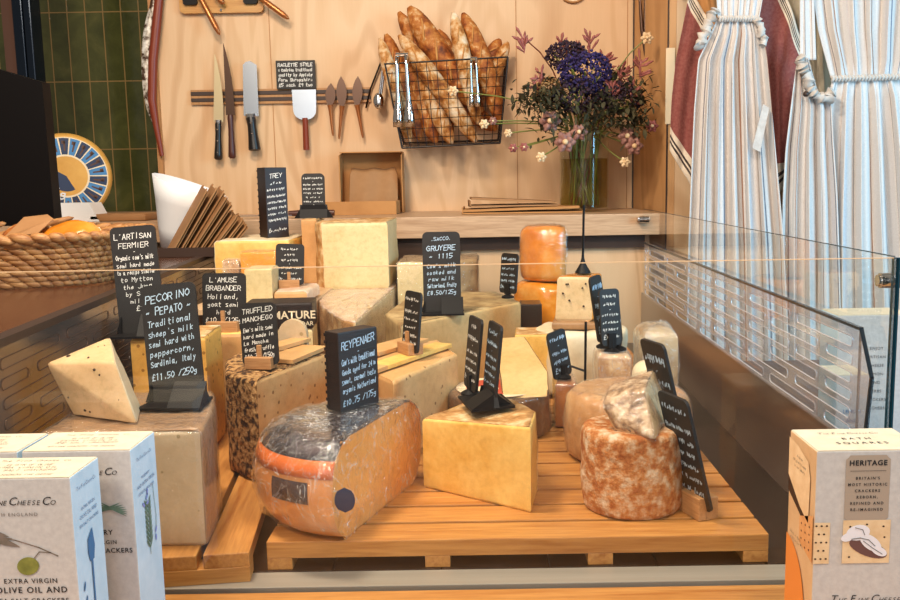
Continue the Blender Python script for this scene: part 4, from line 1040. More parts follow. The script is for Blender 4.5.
# heritage box
t, b, w, d, h, F, T, S, W = carton_box('cracker box with a taupe text panel and pictured biscuits at the right', .3035, .4045, .788, .858, ZL, ZT, 'heritage')
bm = NB(); r_ = .004
pts = [(-.0205+r_, -.076), (.0205-r_, -.076), (.0205-r_*.5, -.076+r_*.6), (.0205, -.076+r_), (.0205, -.012-r_), (.0205-r_*.5, -.012-r_*.6), (.0205-r_, -.012), (-.0205+r_, -.012), (-.0205+r_*.5, -.012-r_*.6), (-.0205, -.012-r_), (-.0205, -.076+r_), (-.0205+r_*.5, -.076+r_*.6)]
flatpoly(bm, [(a-.003, h+b_+.008) for a, b_ in pts], -.0005); orient(bm); obj('taupe_panel', bm, M['taupe'], b)
z = h-.0135
printed(b, [('HERITAGE', .0068, -.003, z, 0, 1.15, .0002)]+[(s, .0036, -.003, z-.0135-i*.0060, 0, 1.45, .00008) for i, s in enumerate(("BRITAIN'S", 'MOST HISTORIC', 'CRACKERS', 'REBORN,', 'REFINED AND', 'RE-IMAGINED'))], Matrix.Translation((0, -.0010, 0)), 'ink', 'panel_text')
bm = NB(); flatpoly(bm, ((-.0195, z-.0055), (.0135, z-.0055), (.0135, z-.0051), (-.0195, z-.0051)), -.0011); orient(bm); obj('panel_rule', bm, M['ink'], b)
title(b, Matrix.Translation((0, -.0008, 0)), .0062, .008, h-.1465)
printed(b, [('BATH ENGLAND', .0042, .004, h-.1555, 0, 1.4, 0)], F, 'ink_grey')
# printed biscuits
def biscuit(x0, z0, x1, z1, y, mat, holes, skew=0, name='printed_biscuit'):
    bm = NB(); flatpoly(bm, [(x0, z0+skew), (x1, z0), (x1, z1), (x0, z1+skew)], y); orient(bm); o = obj(name, bm, M[mat], b)
    bm = NB()
    for a, c in holes: flatpoly(bm, ellipse(x0+(x1-x0)*a, z0+skew*(1-a)+(z1-z0)*c, .0011, .0009, 0, 12), y-.0002)
    orient(bm); obj('biscuit_holes', bm, M['dark_brown'], o)
HH = [(a/3+.12+(r % 2)*.17, r/5+.12) for r in range(5) for a in range(3)]
biscuit(-.0505, h-.108, -.036, h-.068, -.0008, 'cracker', [p for p in HH if p[0] < .9])
biscuit(-.024, h-.108, .020, h-.066, -.0008, 'cracker', [(.15, .15), (.15, .85), (.5, .9), (.85, .85), (.88, .6), (.2, .5)])
bm = NB(); flatpoly(bm, ellipse(.000, h-.0935, .019, .0075, -22), -.0011); orient(bm); obj('printed_fig', bm, M['fig'], b)
bm = NB(); 
for q_, (a_, c__, r1, r2, ro) in enumerate(((-.010, -.078, .011, .0075, 10), (.002, -.088, .012, .0062, -38), (-.019, -.082, .007, .004, 20), (.010, -.096, .008, .0042, -28))): flatpoly(bm, ellipse(a_, h+c__, r1, r2, ro), -.0013-.00008*q_)
orient(bm); o_ = obj('printed_cream', bm, M['cream_white'], b)
bm = NB(); stroke(bm, [(-.016, h-.084), (-.008, h-.083), (.0, h-.085), (.006, h-.091)], .0008, -.0018); stroke(bm, [(-.013, h-.073), (-.006, h-.075), (-.004, h-.080)], .0007, -.0018); stroke(bm, [(-.005, h-.086), (.004, h-.093), (.013, h-.099)], .0007, -.0018); orient(bm); obj('cream_folds', bm, M['ink_grey'], o_)
bm = NB()
for v_ in ([(-.052+.016, -.050)],): pass
sp_ = [(-.033, h-.006), (.028, h-.006), (.034, h-.028), (.030, h-.060), (.010, h-.058), (-.033, h-.040)]
flatpoly(bm, [(a, c) for a, c in ((-.034, h-.040), (.024, h-.070), (.026, h-.084), (-.034, h-.060))], -.0001)
for v in bm.verts: v.co = W @ v.co
obj('printed_shadow', bm, M['dark_brown'], b)
bm = NB(); flatpoly(bm, [(-.034, h-.006), (-.01, h-.008), (.018, h-.016), (.024, h-.030), (.022, h-.074), (.0, h-.066), (-.034, h-.044)], -.0003)
for v in bm.verts: v.co = W @ v.co
obj('printed_curved_biscuit', bm, M['cracker'], b)
bm = NB(); flatpoly(bm, [(.0, h-.075), (.034, h-.062), (.034, h-.108), (.0, h-.100)], -.0003)
for v in bm.verts: v.co = W @ v.co
o_ = obj('printed_biscuit', bm, M['cracker_hot'], b)
bm = NB()
for a in range(3):
    for c in range(4): flatpoly(bm, ellipse(.006+a*.010, h-.080-c*.0075+a*.002, .0013, .001, 0, 10), -.0005)
for v in bm.verts: v.co = W @ v.co
obj('biscuit_holes', bm, M['dark_brown'], o_)
bm = NB(); flatpoly(bm, [(-.0345, h-.105)]+[(-.0345+.052*math.sin(math.radians(a)), h-.165+.060*math.cos(math.radians(a))) for a in range(10, 91, 10)]+[(.0175, h-.20), (-.0345, h-.20)], -.0003)
for v in bm.verts: v.co = W @ v.co
obj('printed_orange_cheese', bm, M['orange_print'], b)
small_print(b, W @ Matrix.Translation((0, -.0004, 0)), -.004, h-.020, .034, (('A Guide', .5), ('Originally made', 1), ('in our bakery', .9)), .0055, 'ink_grey', 8, .0026)
small_print(b, W @ Matrix.Translation((0, -.0004, 0)), -.010, h-.100, .03, (('Baked in Bath', 1), ('with butter', .9)), .005, 'ink_grey', 9, .0026)
T2 = T @ Matrix.Translation((0, 0, 0))
printed(b, caps_line('The Fine Cheese Co', .0046, .0, d*.66, .25), T, 'ink_grey', 'maker_name')
printed(b, [('BATH', .0085, 0, d*.40, 0, 1.5, 0), ('SQUARES', .0085, .0, d*.20, 0, 1.5, 0)], T, 'ink', 'product_text')
# white box beyond the side glass
t, b, w, d, h, F, T, S, W = carton_box('white cracker box with black text standing beyond the side glass at the right edge', .505, .61, 1.25, 1.315, .0005, .222, 'olive2')
printed(b, [(s, .006, .004, h-.05-i*.0125, 0, 1.15, 0) for i, s in enumerate(('ENJOY', 'ARTISAN', 'CHEESE', 'LEMON', 'AND', 'HERBS', 'CRACKERS', 'FOR CHEESE'))], F, 'ink', 'product_text')
printed(b, [('The Fine Cheese Co', .006, 0, d*.5, .2, 1, 0)], T, 'ink_grey', 'maker_name')
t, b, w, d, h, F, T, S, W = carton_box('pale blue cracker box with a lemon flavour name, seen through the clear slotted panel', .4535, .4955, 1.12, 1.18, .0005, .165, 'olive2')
printed(b, [(s, .007, .0, h-.05-i*.012, 0, 1.0, .0001) for i, s in enumerate(('LEMON', 'AND', 'CAPER'))], F, 'ink_cool', 'product_text')
t = thing('side_table', 'pale side table beyond the right glass carrying the white boxes', 'table', (.8, 1.4, -1))
bm = NB(); box(bm, (-.345, -.45, .97), (.9, .6, .9995), bev=.002); obj('table_top', bm, M['brown_frame'], t)
for x in (-.33, .85):
    for y in (-.43, .55):
        bm = NB(); box(bm, (x, y, 0), (x+.04, y+.04, .971)); obj('leg', bm, M['ply_edge'], t)

# ================================================================== WALL THINGS
WY = 2.899
def W3(px, py, dy=0): return at(px, py, WY-dy)
t = thing('magnetic_knife_rail', 'long twin-strip knife rail of wood and dark metal fixed to the plywood', 'knife rail', W3(280, 96))
L0, R1 = W3(192, 97)-t.location, W3(371, 96)-t.location
for k, dz, m in ((0, .010, 'dark_brown'), (1, -.010, 'dark_brown')):
    bm = NB(); box(bm, (L0.x, -.012, dz-.006+(.0)), (R1.x, -.001, dz+.006), bev=.001); obj('magnet_strip', bm, M[m], t)
bm = NB(); box(bm, (L0.x, -.009, -.004), (R1.x, -.001, .004)); box(bm, (L0.x, -.010, .016), (R1.x, -.001, .022)); box(bm, (L0.x, -.010, -.024), (R1.x, -.001, -.016)); obj('wooden_batten', bm, M['ply_edge'], t)
def knife(label, top, joint, butt, wpx, blade, handle, round_tip=False, group=None):
    """knife hanging on the rail: pixel of tip, of the blade/handle joint and of the handle end"""
    d = .030
    a, j, e = (W3(*p, d) for p in (top, joint, butt)); t = thing('knife', label, 'knife', j)
    ax = (a-j); L = ax.length; ax.normalize(); si = Vector((ax.z, 0, -ax.x)); w = wpx/FPX*WY
    bm = NB(); pts = []
    for i in range(9):
        u = i/8; ww = w*(1-(u**(4 if round_tip else 2.2))*.97)
        pts.append((-w/2, L*u, ww))
    out = [(-w/2, 0)]+[(-w/2, L*.97)]+[(-w/2+p[2], p[1]) for p in pts[::-1]]
    if round_tip: out = [(-w/2, 0), (-w/2, L*.93), (-w*.3, L*.98), (0, L)]+[(w/2-w*.1*(u-.5), L*u) for u in (.93, .6, .3, 0)]
    A = [bm.verts.new(si*p+ax*q+Vector((0, -.0012, 0))) for p, q in out]; B = [bm.verts.new(si*p+ax*q+Vector((0, .0012, 0))) for p, q in out]
    n = len(out); bm.faces.new(A); bm.faces.new(B[::-1])
    for i in range(n): bm.faces.new((A[i], B[i], B[(i+1) % n], A[(i+1) % n]))
    bmesh.ops.recalc_face_normals(bm, faces=bm.faces[:]); obj('blade', bm, M[blade], t)
    hx = (e-j); HL = hx.length; hx.normalize(); bm = NB()
    tube(bm, [hx*(HL*u)+Vector((0, -.002, 0)) for u in (0, .06, .3, .6, .85, .96, 1)], [w*.28, w*.34, w*.30, w*.34, w*.40, w*.42, w*.25], 10); h_ = obj('handle', bm, M[handle], t, smooth=50)
    if handle == 'handle':
        bm = NB()
        for u in (.2, .5, .8): bmesh.ops.create_icosphere(bm, subdivisions=1, radius=.0035, matrix=Matrix.Translation(hx*(HL*u)+Vector((0, -.002-w*.30, 0))))
        obj('rivets', bm, M['chrome'], h_)
        bm = NB(); tube(bm, [hx*-.006, hx*.012], w*.36, 10); obj('bolster', bm, M['chrome'], t)
    return t
knife('warm-toned chef knife with black riveted handle, leftmost on the rail', (219.5, 54), (218.5, 122), (218.5, 160), 9.5, 'blade_gold', 'handle')
knife('long narrow dark knife with plain dark wood handle on the rail', (227.5, 43), (230.5, 115), (232.5, 158.5), 8.5, 'blade_dark', 'maroon_wood')
knife('broad bluish-silver knife with black riveted handle on the rail', (250, 61), (251, 116), (255, 151), 14, 'blade', 'handle', True)
for lab, a, j, e in (('smallest leaf-bladed cheese knife with copper handle on the rail', (331, 83), (330, 105), (333, 136)),
                     ('middle one of three leaf-bladed cheese knives on the rail', (341, 76), (342, 106), (339, 139)),
                     ('rightmost and darkest leaf-bladed cheese knife on the rail', (358, 76), (357, 105), (363, 138))):
    d = .028; A_, J_, E_ = (W3(*p, d) for p in (a, j, e)); t = thing('cheese_knife', lab, 'cheese knife', J_)
    ax = (A_-J_); L = ax.length; ax.normalize(); si = Vector((ax.z, 0, -ax.x)); w = .033
    out = [(w/2*math.sin(PI*min(1, (u*.9+.1)))**.8*(1 if s > 0 else 1)*s, L*u) for s, us in ((-1, (0, .12, .3, .5, .7, .85, 1)), (1, (.85, .7, .5, .3, .12, 0))) for u in us]
    bm = NB(); V1 = [bm.verts.new(si*p+ax*q+Vector((0, -.0012, 0))) for p, q in out]; V2 = [bm.verts.new(si*p+ax*q+Vector((0, .0012, 0))) for p, q in out]
    bm.faces.new(V1); bm.faces.new(V2[::-1])
    for i in range(len(out)): bm.faces.new((V1[i], V2[i], V2[(i+1) % len(out)], V1[(i+1) % len(out)]))
    bmesh.ops.recalc_face_normals(bm, faces=bm.faces[:]); obj('blade', bm, M['blade_dark'], t)
    hx = E_-J_; bm = NB(); tube(bm, [Vector(), hx*.15, hx*.5, hx*.9, hx], [.009, .0065, .005, .004, .002], 8); obj('handle', bm, M['copper'], t, smooth=60)
# spade
a, j, e = W3(304, 90, .028), W3(305, 118, .028), W3(306, 150, .028)
t = thing('cheese_spade', 'round-ended metal cheese spade with red-brown handle under the small chalk sign', 'cheese spade', j)
bm = NB(); pts = [(-.038, .088), (.038, .088), (.037, .04)]+[(.036*math.cos(math.radians(x)), .022+.028*math.sin(math.radians(x))) for x in range(0, -181, -20)]+[(-.037, .04)]
prism(bm, pts, .002, 'XZ', 0); obj('blade', bm, M['blade'], t)
bm = NB(); tube(bm, [(0, .001, .0), (0, .001, -.10)], [.009, .010], 10); obj('handle', bm, M['red_wood'], t)
# sign on the rail
t = thing('price_sign', 'small black chalk sign propped on the knife rail above the spade', 'sign', W3(296.5, 89, .02))
w, h = 38/FPX*WY, 27/FPX*WY
bm = NB(); box(bm, (-w/2, -.003, 0), (w/2, .003, h), bev=.001); b = obj('board', bm, M['slate'], t)
lettering(b, [('RACLETTE STYLE', 1.1), ('a Cumbrian traditional', 1), ('quality by Appleby', 1), ("Farm Shropshire", 1), ('£5 each £9 two', 1.1)], w*.88, h*.9, y=-.0036, z0=h*.04, seed=31, sw=.0022)
# wooden board with black end brackets at the top, and pointed tools
t = thing('wooden_board', 'varnished wooden board with black end brackets at the top of the plywood wall', 'wooden board', W3(223, 10))
w = 80/FPX*WY
bm = NB(); prism(bm, rrect(-w/2, -.012, w/2, .25, .014), .018, 'XZ', -.019); obj('board', bm, M['board'], t)
for s in (-1, 1):
    bm = NB(); prism(bm, rrect(s*w*.36-.022, .0+.012, s*w*.36+.022, .24, .008), .010, 'XZ', -.030); obj('bracket', bm, M['black'], t)
bm = NB(); tube(bm, [(-.0, -.02, -.004), (0, -.024, -.004)], .004, 8); obj('screw', bm, M['chrome'], t)
for lab, a, e in (('pointed copper-handled tool crossing the board at upper left, longest of three', (192, -18), (220, 35)), ('short pointed tool tip over the middle of the wooden board', (210, -12), (224, 4)), ('pointed copper-handled tool slanting right off the wooden board', (250, -10), (289, 19))):
    A_, E_ = W3(*a, .045), W3(*e, .045); t = thing('pointed_tool', lab, 'tool', E_); v = A_-E_
    bm = NB(); tube(bm, [v*u for u in (0, .04, .15, .5, .8)], [.001, .006, .009, .009, .007], 8); obj('handle', bm, M['copper'], t, smooth=60)
    bm = NB(); tube(bm, [v*u+Vector((0, 0, 0)) for u in (.8, 1.0, 1.3)], [.006, .012, .012], 8); obj('metal_end', bm, M['blade'], t, smooth=60)
# plate edge at the very top
t = thing('wall_plate', 'round pale plate with wooden rim of which only the lower edge shows at the top', 'plate', W3(573, -12))
bm = NB(); lathe(bm, [(.0, 0), (.040, 0), (.042, .004)], 32, Matrix.Rotation(PI/2, 4, 'X')@Matrix.Translation((0, 0, .004))); obj('plate', bm, M['labelcream'], t)
bm = NB(); tube(bm, [(.044*math.cos(2*PI*i/36), -.006, .044*math.sin(2*PI*i/36)) for i in range(36)], .004, 8, closed=True); obj('rim', bm, M['ply_edge'], t, smooth=60)
# hanging long mottled blade / foil strip at the edge of the plywood
t = thing('hanging_ham_knife', 'long curved mottled silver strip with reddish wooden back hanging beside the green tiles', 'hanging tool', at(152, 60, 2.88))
pp = [at(x, y, 2.88)-t.location for x, y in ((156, -20), (153, 8), (147, 25), (145, 55), (146, 85), (149, 108), (154, 125))]
bm = NB(); n = len(pp)
ws = [.012, .022, .026, .028, .028, .026, .006]
A1 = [bm.verts.new(p+Vector((-w_/2, 0, 0))) for p, w_ in zip(pp, ws)]; A2 = [bm.verts.new(p+Vector((w_/2, 0, 0))) for p, w_ in zip(pp, ws)]
for i in range(n-1): bm.faces.new((A1[i], A2[i], A2[i+1], A1[i+1]))
obj('mottled_strip', bm, M['foil'], t, sub=1, solid=.006)
pp = [at(x, y, 2.875)-t.location for x, y in ((161, -20), (157, 20), (153, 60), (152, 100), (156, 125), (162, 156))]
bm = NB(); tube(bm, pp, [.014, .015, .015, .014, .010, .007], 8); obj('wooden_back', bm, M['red_wood'], t, smooth=60)

# ------------------------------------------------------------------ wire basket of baguettes
YF, YB = 2.70, 2.885
t = thing('wire_basket', 'black wire basket of baguettes hung on the plywood wall', 'basket', at(452, 148, 2.80))
o0 = t.location.copy()
tl, tr_, bl, br_ = at(385, 64, YF), at(508, 57, YF), at(402, 148, YF), at(500, 143, YF)
btl, btr = at(381, 62, YB), at(506, 57, YB); bbl, bbr = at(404, 143, YB), at(498, 140, YB)
def grid_wires(bm, a, b, c, d, nu, nv, r_):      # a-b top edge, c-d bottom edge
    r = .0011
    for i in range(nu+1):
        u = i/nu; tube(bm, [a.lerp(b, u)-o0, c.lerp(d, u)-o0], r, 5)
    for j in range(nv+1):
        v = j/nv; tube(bm, [a.lerp(c, v)-o0, b.lerp(d, v)-o0], r, 5)
bm = NB(); grid_wires(bm, tl, tr_, bl, br_, 12, 9, .0016); obj('front_grid', bm, M['wire'], t)
bm = NB(); grid_wires(bm, bbl, bbr, bl, br_, 12, 3, .0016); obj('bottom_grid', bm, M['wire'], t)
bm = NB(); grid_wires(bm, btl, tl, bbl, bl, 3, 9, .0016); obj('side_grid', bm, M['wire'], t)
bm = NB(); grid_wires(bm, btr, tr_, bbr, br_, 3, 9, .0016); obj('side_grid', bm, M['wire'], t)
bm = NB()
for loop in ([tl, tr_, btr, btl], [bl, br_, bbr, bbl]): tube(bm, [p-o0 for p in loop], .0026, 8, closed=True)
for a, b_ in ((tl, bl), (tr_, br_), (btl, bbl), (btr, bbr)): tube(bm, [a-o0, b_-o0], .0026, 8)
tube(bm, [btl-o0, at(370, 90, YB)-o0, at(366, 108, YB)-o0], .003, 6)
obj('frame', bm, M['wire'], t, smooth=60)
def baguette(label, a, b, Ya, Yb, rpx, mat, bend=0., seed=0):
    A_, B_2 = at(*a, Ya), at(*b, Yb); t = thing('baguette', label, 'baguette', B_2)
    v = A_-B_2; L = v.length; ax = v.normalized(); si = ax.cross(Vector((0, -1, 0))).normalized(); up = si.cross(ax).normalized()
    if up.y > 0: up = -up
    R_ = rpx/FPX*2.8; bm = NB(); N = 36; S = 16; rings = []
    for i in range(N+1):
        u = i/N; rad = R_*max(.05, (1-abs(2*u-1)**3.2))**.55
        c = ax*(L*u)+si*(bend*math.sin(PI*u)*R_*2)
        ring = []
        for k in range(S):
            an = 2*PI*k/S; rr = rad*(1+.03*noise.noise(Vector((u*9, an, seed))))
            top = max(0, math.sin(an)) 
            cut = math.sin(u*5.2*2*PI+math.cos(an)*1.8); rr *= 1+top*(.13*max(0, cut)**2-.03)
            ring.append(bm.verts.new(c+(si*math.cos(an)+up*math.sin(an))*rr))
        rings.append(ring)
    for i in range(N):
        for k in range(S): bm.faces.new((rings[i][k], rings[i][(k+1) % S], rings[i+1][(k+1) % S], rings[i+1][k]))
    bm.faces.new(rings[0]); bm.faces.new(rings[-1][::-1]); bmesh.ops.recalc_face_normals(bm, faces=bm.faces[:])
    obj('crust', bm, M[mat], t, smooth=70)
    bm = NB()
    for q in range(4):
        u0 = .14+q*.19; pts_ = []; n = 6
        for i in range(n+1):
            u = u0+.15*i/n; s2 = (i/n*2-1)*.5
            rad = R_*max(.05, (1-abs(2*u-1)**3.2))**.55*1.065
            pts_.append(ax*(L*u)+si*(bend*math.sin(PI*u)*R_*2+rad*s2*.8)+up*rad*math.sqrt(1-(s2*.8)**2)*1.0)
        tube(bm, pts_, [R_*.03]+[R_*.10]*(n-1)+[R_*.03], 6)
    obj('score_line', bm, M['score'], t, smooth=70)
baguette('darkest long baguette leaning from the upper left corner of the basket', (399, 12), (452, 132), 2.86, 2.85, 9.5, 'bread', .2, 1)
baguette('biggest scored baguette with its rounded end highest in the basket', (409, 7), (482, 112), 2.81, 2.81, 12.5, 'bread', -.1, 2)
baguette('brown baguette end poking out at the far left under the big ones', (386, 34), (420, 140), 2.80, 2.80, 9, 'bread', 0, 3)
baguette('floury long baguette running down to the lower right of the basket', (399, 35), (476, 142), 2.755, 2.745, 9, 'bread2', .1, 4)
baguette('thin pale baguette at the left side of the basket', (380, 38), (410, 142), 2.76, 2.76, 7, 'bread2', 0, 5)
baguette('short reddish baguette between the big one and the upright pair', (438, 30), (470, 118), 2.855, 2.85, 10.5, 'bread', 0, 6)
baguette('floury upright baguette, left one of the upright pair', (453, 12), (478, 124), 2.77, 2.75, 8, 'bread2', 0, 7)
baguette('scored upright baguette, right one of the upright pair', (463, 13), (500, 122), 2.81, 2.79, 9.5, 'bread', .15, 8)
baguette('orange-brown baguette end leaning right in the basket', (500, 39), (474, 90), 2.86, 2.86, 8, 'bread', 0, 9)
baguette('pale floury baguette end at the far right of the basket', (508, 42), (484, 100), 2.83, 2.84, 6.5, 'bread2', 0, 10)
baguette('baguette lying low across the right bottom of the basket', (432, 84), (497, 130), 2.87, 2.86, 9, 'bread', 0, 11)
baguette('brown scored baguette low in the left half of the basket', (402, 52), (436, 143), 2.835, 2.80, 9.5, 'bread', 0, 12)
baguette('floury baguette end touching the lower left floor of the basket', (418, 70), (452, 144), 2.80, 2.775, 8.5, 'bread2', 0, 13)
# tongs
def tongs(label, x, y0, y1, Y, wpx, lean=0):
    a, e = at(x, y0, Y), at(x+lean, y1, Y); t = thing('tongs', label, 'tongs', a); w = wpx/FPX*Y
    for s in (-1, 1):
        L = (e-a); bm = NB(); n = 9; A1 = []; A2 = []
        for i in range(n):
            u = i/(n-1); wd = w*(.20 if u < .6 else .20+.32*math.sin((u-.6)/.4*PI*.62)); c = L*u+Vector((s*w*(.23+.06*u), -.004*s, 0))
            A1.append(bm.verts.new(c+Vector((-wd/2, -abs(u-.8)*.01, 0)))); A2.append(bm.verts.new(c+Vector((wd/2, .0, 0))))
        for i in range(n-1): bm.faces.new((A1[i], A2[i], A2[i+1], A1[i+1]))
        obj('arm', bm, M['chrome'], t, smooth=80, solid=.002)
    bm = NB(); tube(bm, [(-w*.3, 0, .004), (w*.3, 0, .004)], .006, 8); obj('hinge', bm, M['chrome'], t)
    return t
tongs('big pair of steel tongs hooked on the left front of the wire basket', 402, 56, 127, YF-.014, 20, 2)
tongs('narrow steel tongs hooked on the right front of the wire basket', 474, 60, 107, YF-.014, 11, 1)
# hanging whisk-like scoop
a, e = at(384, 58, 2.84), at(378, 106, 2.84); t = thing('serving_spoon', 'slim steel spoon hanging between the rail and the wire basket', 'spoon', a)
bm = NB(); v = e-a; tube(bm, [v*u for u in (0, .3, .75)], [.0045, .004, .003], 8); tube(bm, [v*u+Vector((.006, 0, 0)) for u in (0, .3, .75)], [.0045, .004, .003], 8); obj('handle', bm, M['chrome'], t, smooth=60)
bm = NB(); bmesh.ops.create_uvsphere(bm, u_segments=14, v_segments=8, radius=1, matrix=Matrix.Translation(v*.90) @ Matrix.Diagonal((.017, .008, .026, 1))); obj('bowl', bm, M['chrome'], t, smooth=80)

# ================================================================== WORKTOP THINGS
TZ = .3205
# open kraft carton tray leaning on the wall
t = thing('kraft_tray', 'open brown card tray standing on edge against the plywood, behind the quarter wheel', 'tray', (at(372, 211, 2.80).x, 2.80, TZ))
w = 62/FPX*2.82; h = 60/FPX*2.82
bm = NB(); box(bm, (-w/2, .070, 0), (w/2, .073, h)); obj('back_panel', bm, M['kraft2'], t)
bm = NB(); prism(bm, [(.070, 0), (.0, 0), (-.005, h*.94), (.070, h)], .003, 'YZ', -w/2); obj('side_panel', bm, M['kraft2'], t)
bm = NB(); prism(bm, [(.070, 0), (.0, 0), (-.005, h*.94), (.070, h)], .003, 'YZ', w/2-.003); obj('side_panel', bm, M['kraft2'], t)
bm = NB(); box(bm, (-w/2+.003, .0, h-.003), (w/2-.003, .07, h)); obj('top_panel', bm, M['kraft2'], t)
bm = NB(); box(bm, (-w/2-.03, -.13, 0), (w/2-.01, .069, .003)); box(bm, (-w/2-.03, -.132, 0), (w/2-.01, -.129, .040)); box(bm, (w/2-.012, -.13, 0), (w/2-.009, -.002, .04)); obj('front_tray', bm, M['kraft2'], t)
bm = NB()
N = 14
for j in range(3):
    vs0 = [bm.verts.new((-w*.36+w*.78*i/N, .03-j*.03+.003*math.sin(i*.9+j), .030+.003*math.sin(i*1.1+j*2)+j*-.006+(h*.6 if j == 0 else 0))) for i in range(N+1)]
    if j: 
        for i in range(N): bm.faces.new((pv[i], pv[i+1], vs0[i+1], vs0[i]))
    pv = vs0
obj('paper_lining', bm, M['kraft'], t, sub=1, solid=.001, smooth=80)
# stack of flat cardboard
for i, (x0, x1, dy, ang, lab) in enumerate(((462, 640, 0, -1, 'large flat brown card lying lowest on the worktop left of the vase'), (470, 560, .03, 3, 'smaller folded card lying on top of the large flat card'))):
    a, b_ = at(x0, 208, 2.62+dy), at(x1, 208, 2.62+dy); L = min(b_.x-a.x, .35 if i == 0 else .26)
    t = thing('flat_card', lab, 'cardboard', (a.x, 2.58+dy, TZ+.0005+i*.019), (0, 0, math.radians(ang)))
    bm = NB(); box(bm, (0, 0, 0), (L, .16, .004)); box(bm, (0.004, .002, .006), (L-.01, .155, .012), mtx=Matrix.Rotation(math.radians(3.5 if i else -1.2), 4, 'Y') @ Matrix.Translation((0, 0, .016 if i else 0))); box(bm, (0, 0, .0), (.004, .16, .018)); obj('card', bm, M['kraft2' if i == 0 else 'kraft'], t)
# white paper cone and brown paper bags
base = gz(186, 236, TZ)
t = thing('paper_cone', 'white paper cone standing open among the brown paper bags', 'paper cone', (-.805, 2.36, .2487))
mt = Matrix.Rotation(math.radians(14), 4, 'Y')
bm = NB(); S = 40; rings = []
for r_, z, tl_ in ((.045, 0, 0), (.060, .05, 0), (.080, .12, .05), (.098, .172, .12)):
    rings.append([bm.verts.new(mt @ Vector((r_*math.cos(2*PI*k/S), r_*math.sin(2*PI*k/S), z-tl_*r_*math.cos(2*PI*k/S)))) for k in range(S)])
for a_, b2 in zip(rings, rings[1:]):
    for k in range(S): bm.faces.new((a_[k], a_[(k+1) % S], b2[(k+1) % S], b2[k]))
obj('cone', bm, M['paper_white'], t, smooth=80, solid=.002)
for i in range(9):
    x = (-.765+i*.015) if i < 5 else (-.690+(i-5)*.016); hgt = (.19, .195, .19, .175, .16, .13, .125, .115, .10)[i]
    t = thing('paper_bag', 'folded brown paper bag standing in the leaning fan beside the white cone', 'paper bag', (x-.02, 2.22+.008*(i % 3), .2505), (0, math.radians(31+i*1.2), math.radians(8)), 'brown paper bags standing beside the white cone')
    bm = NB(); d = .10
    prism(bm, [(-d/2, .003), (d/2, .003), (d/2, hgt-.006), (d*.36, hgt), (d*.3, hgt-.006), (-d*.3, hgt-.004), (-d*.36, hgt+.002), (-d/2, hgt-.006)], .003, 'YZ', 0)
    prism(bm, [(-d/2, .003), (d/2, .003), (d/2, hgt*.96), (-d/2, hgt*.98)], .0015, 'YZ', .006)
    bmesh.ops.rotate(bm, verts=bm.verts, cent=(0, 0, 0), matrix=Matrix.Rotation(math.radians(16), 3, 'Z'))
    obj('bag', bm, M['kraft'], t)
t = thing('bag_holder', 'low dark tray holding the brown paper bags', 'tray', (-.65, 2.22, .2487))
bm = NB(); box(bm, (-.14, -.10, -.0), (.10, .10, .004)); box(bm, (-.14, -.104, 0), (.10, -.10, .022)); box(bm, (-.14, .10, 0), (.10, .104, .022)); obj('tray', bm, M['dark_brown'], t)

# white card box, painted wheel, screen at the left
t = thing('white_card_holder', 'white card box with slanted front below the painted blue cheese wheel', 'card box', (-1.22, 2.36+.14, TZ))
bm = NB(); prism(bm, [(-.125, .0), (.150, 0), (.125, .052), (-.115, .052)], .08, 'XZ', 0); obj('box', bm, M['paper_white'], t)
wc = at(79, 172, 2.86)
t = thing('painted_cheese_wheel', 'large golden cheese wheel with a blue and navy printed round label standing against the tiles', 'cheese wheel', (-1.262, 2.74, TZ))
Rw = .128; TW = Matrix.Translation((0, 0, Rw+.001)) @ Matrix.Rotation(math.radians(24), 4, 'Z') @ Matrix.Rotation(PI/2, 4, 'X')
bm = NB(); lathe(bm, [(Rw*.6, -.05), (Rw*.94, -.048), (Rw, -.03), (Rw, .03), (Rw*.95, .046), (Rw*.9, .05), (0.001, .05)], 56, TW); bmesh.ops.remove_doubles(bm, verts=bm.verts, dist=.0002); obj('rind', bm, M['yellow_rind'], t, smooth=40)
def disc(bm, r0, r1, a0, a1, z, n=4):
    A1 = [bm.verts.new(TW @ Vector((r0*math.cos(a0+(a1-a0)*i/n), r0*math.sin(a0+(a1-a0)*i/n), z))) for i in range(n+1)]
    A2 = [bm.verts.new(TW @ Vector((r1*math.cos(a0+(a1-a0)*i/n), r1*math.sin(a0+(a1-a0)*i/n), z))) for i in range(n+1)]
    for i in range(n): bm.faces.new((A1[i], A1[i+1], A2[i+1], A2[i]))
bm = NB(); disc(bm, .0, Rw*.90, 0, 2*PI, .0508, 60); lab_ = obj('round_label', bm, M['labelcream'], t)
bm = NB(); bn = NB()
for i in range(22):
    a = 2*PI*i/22; disc(bm if i % 2 == 0 else bn, Rw*.50, Rw*.88, a+.02, a+2*PI/22-.02, .0512)
obj('blue_rays', bm, M['blue_label'], lab_); 
disc(bn, .0, Rw*.36, 2.6, 5.2, .0512, 16); obj('navy_rays', bn, M['navy'], lab_)
bm = NB(); disc(bm, 0, Rw*.46, 0, 2*PI, .0510, 40); obj('yellow_centre', bm, M['yellow_rind'], lab_)
bm = NB()
for i in range(22):
    a = 2*PI*(i+.5)/22; disc(bm, Rw*.58, Rw*.82, a-.035, a+.02, .0515, 1); disc(bm, Rw*.74, Rw*.82, a-.035, a+.07, .0515, 1)
obj('ray_motifs', bm, M['brown_frame'], lab_)
bm = NB()
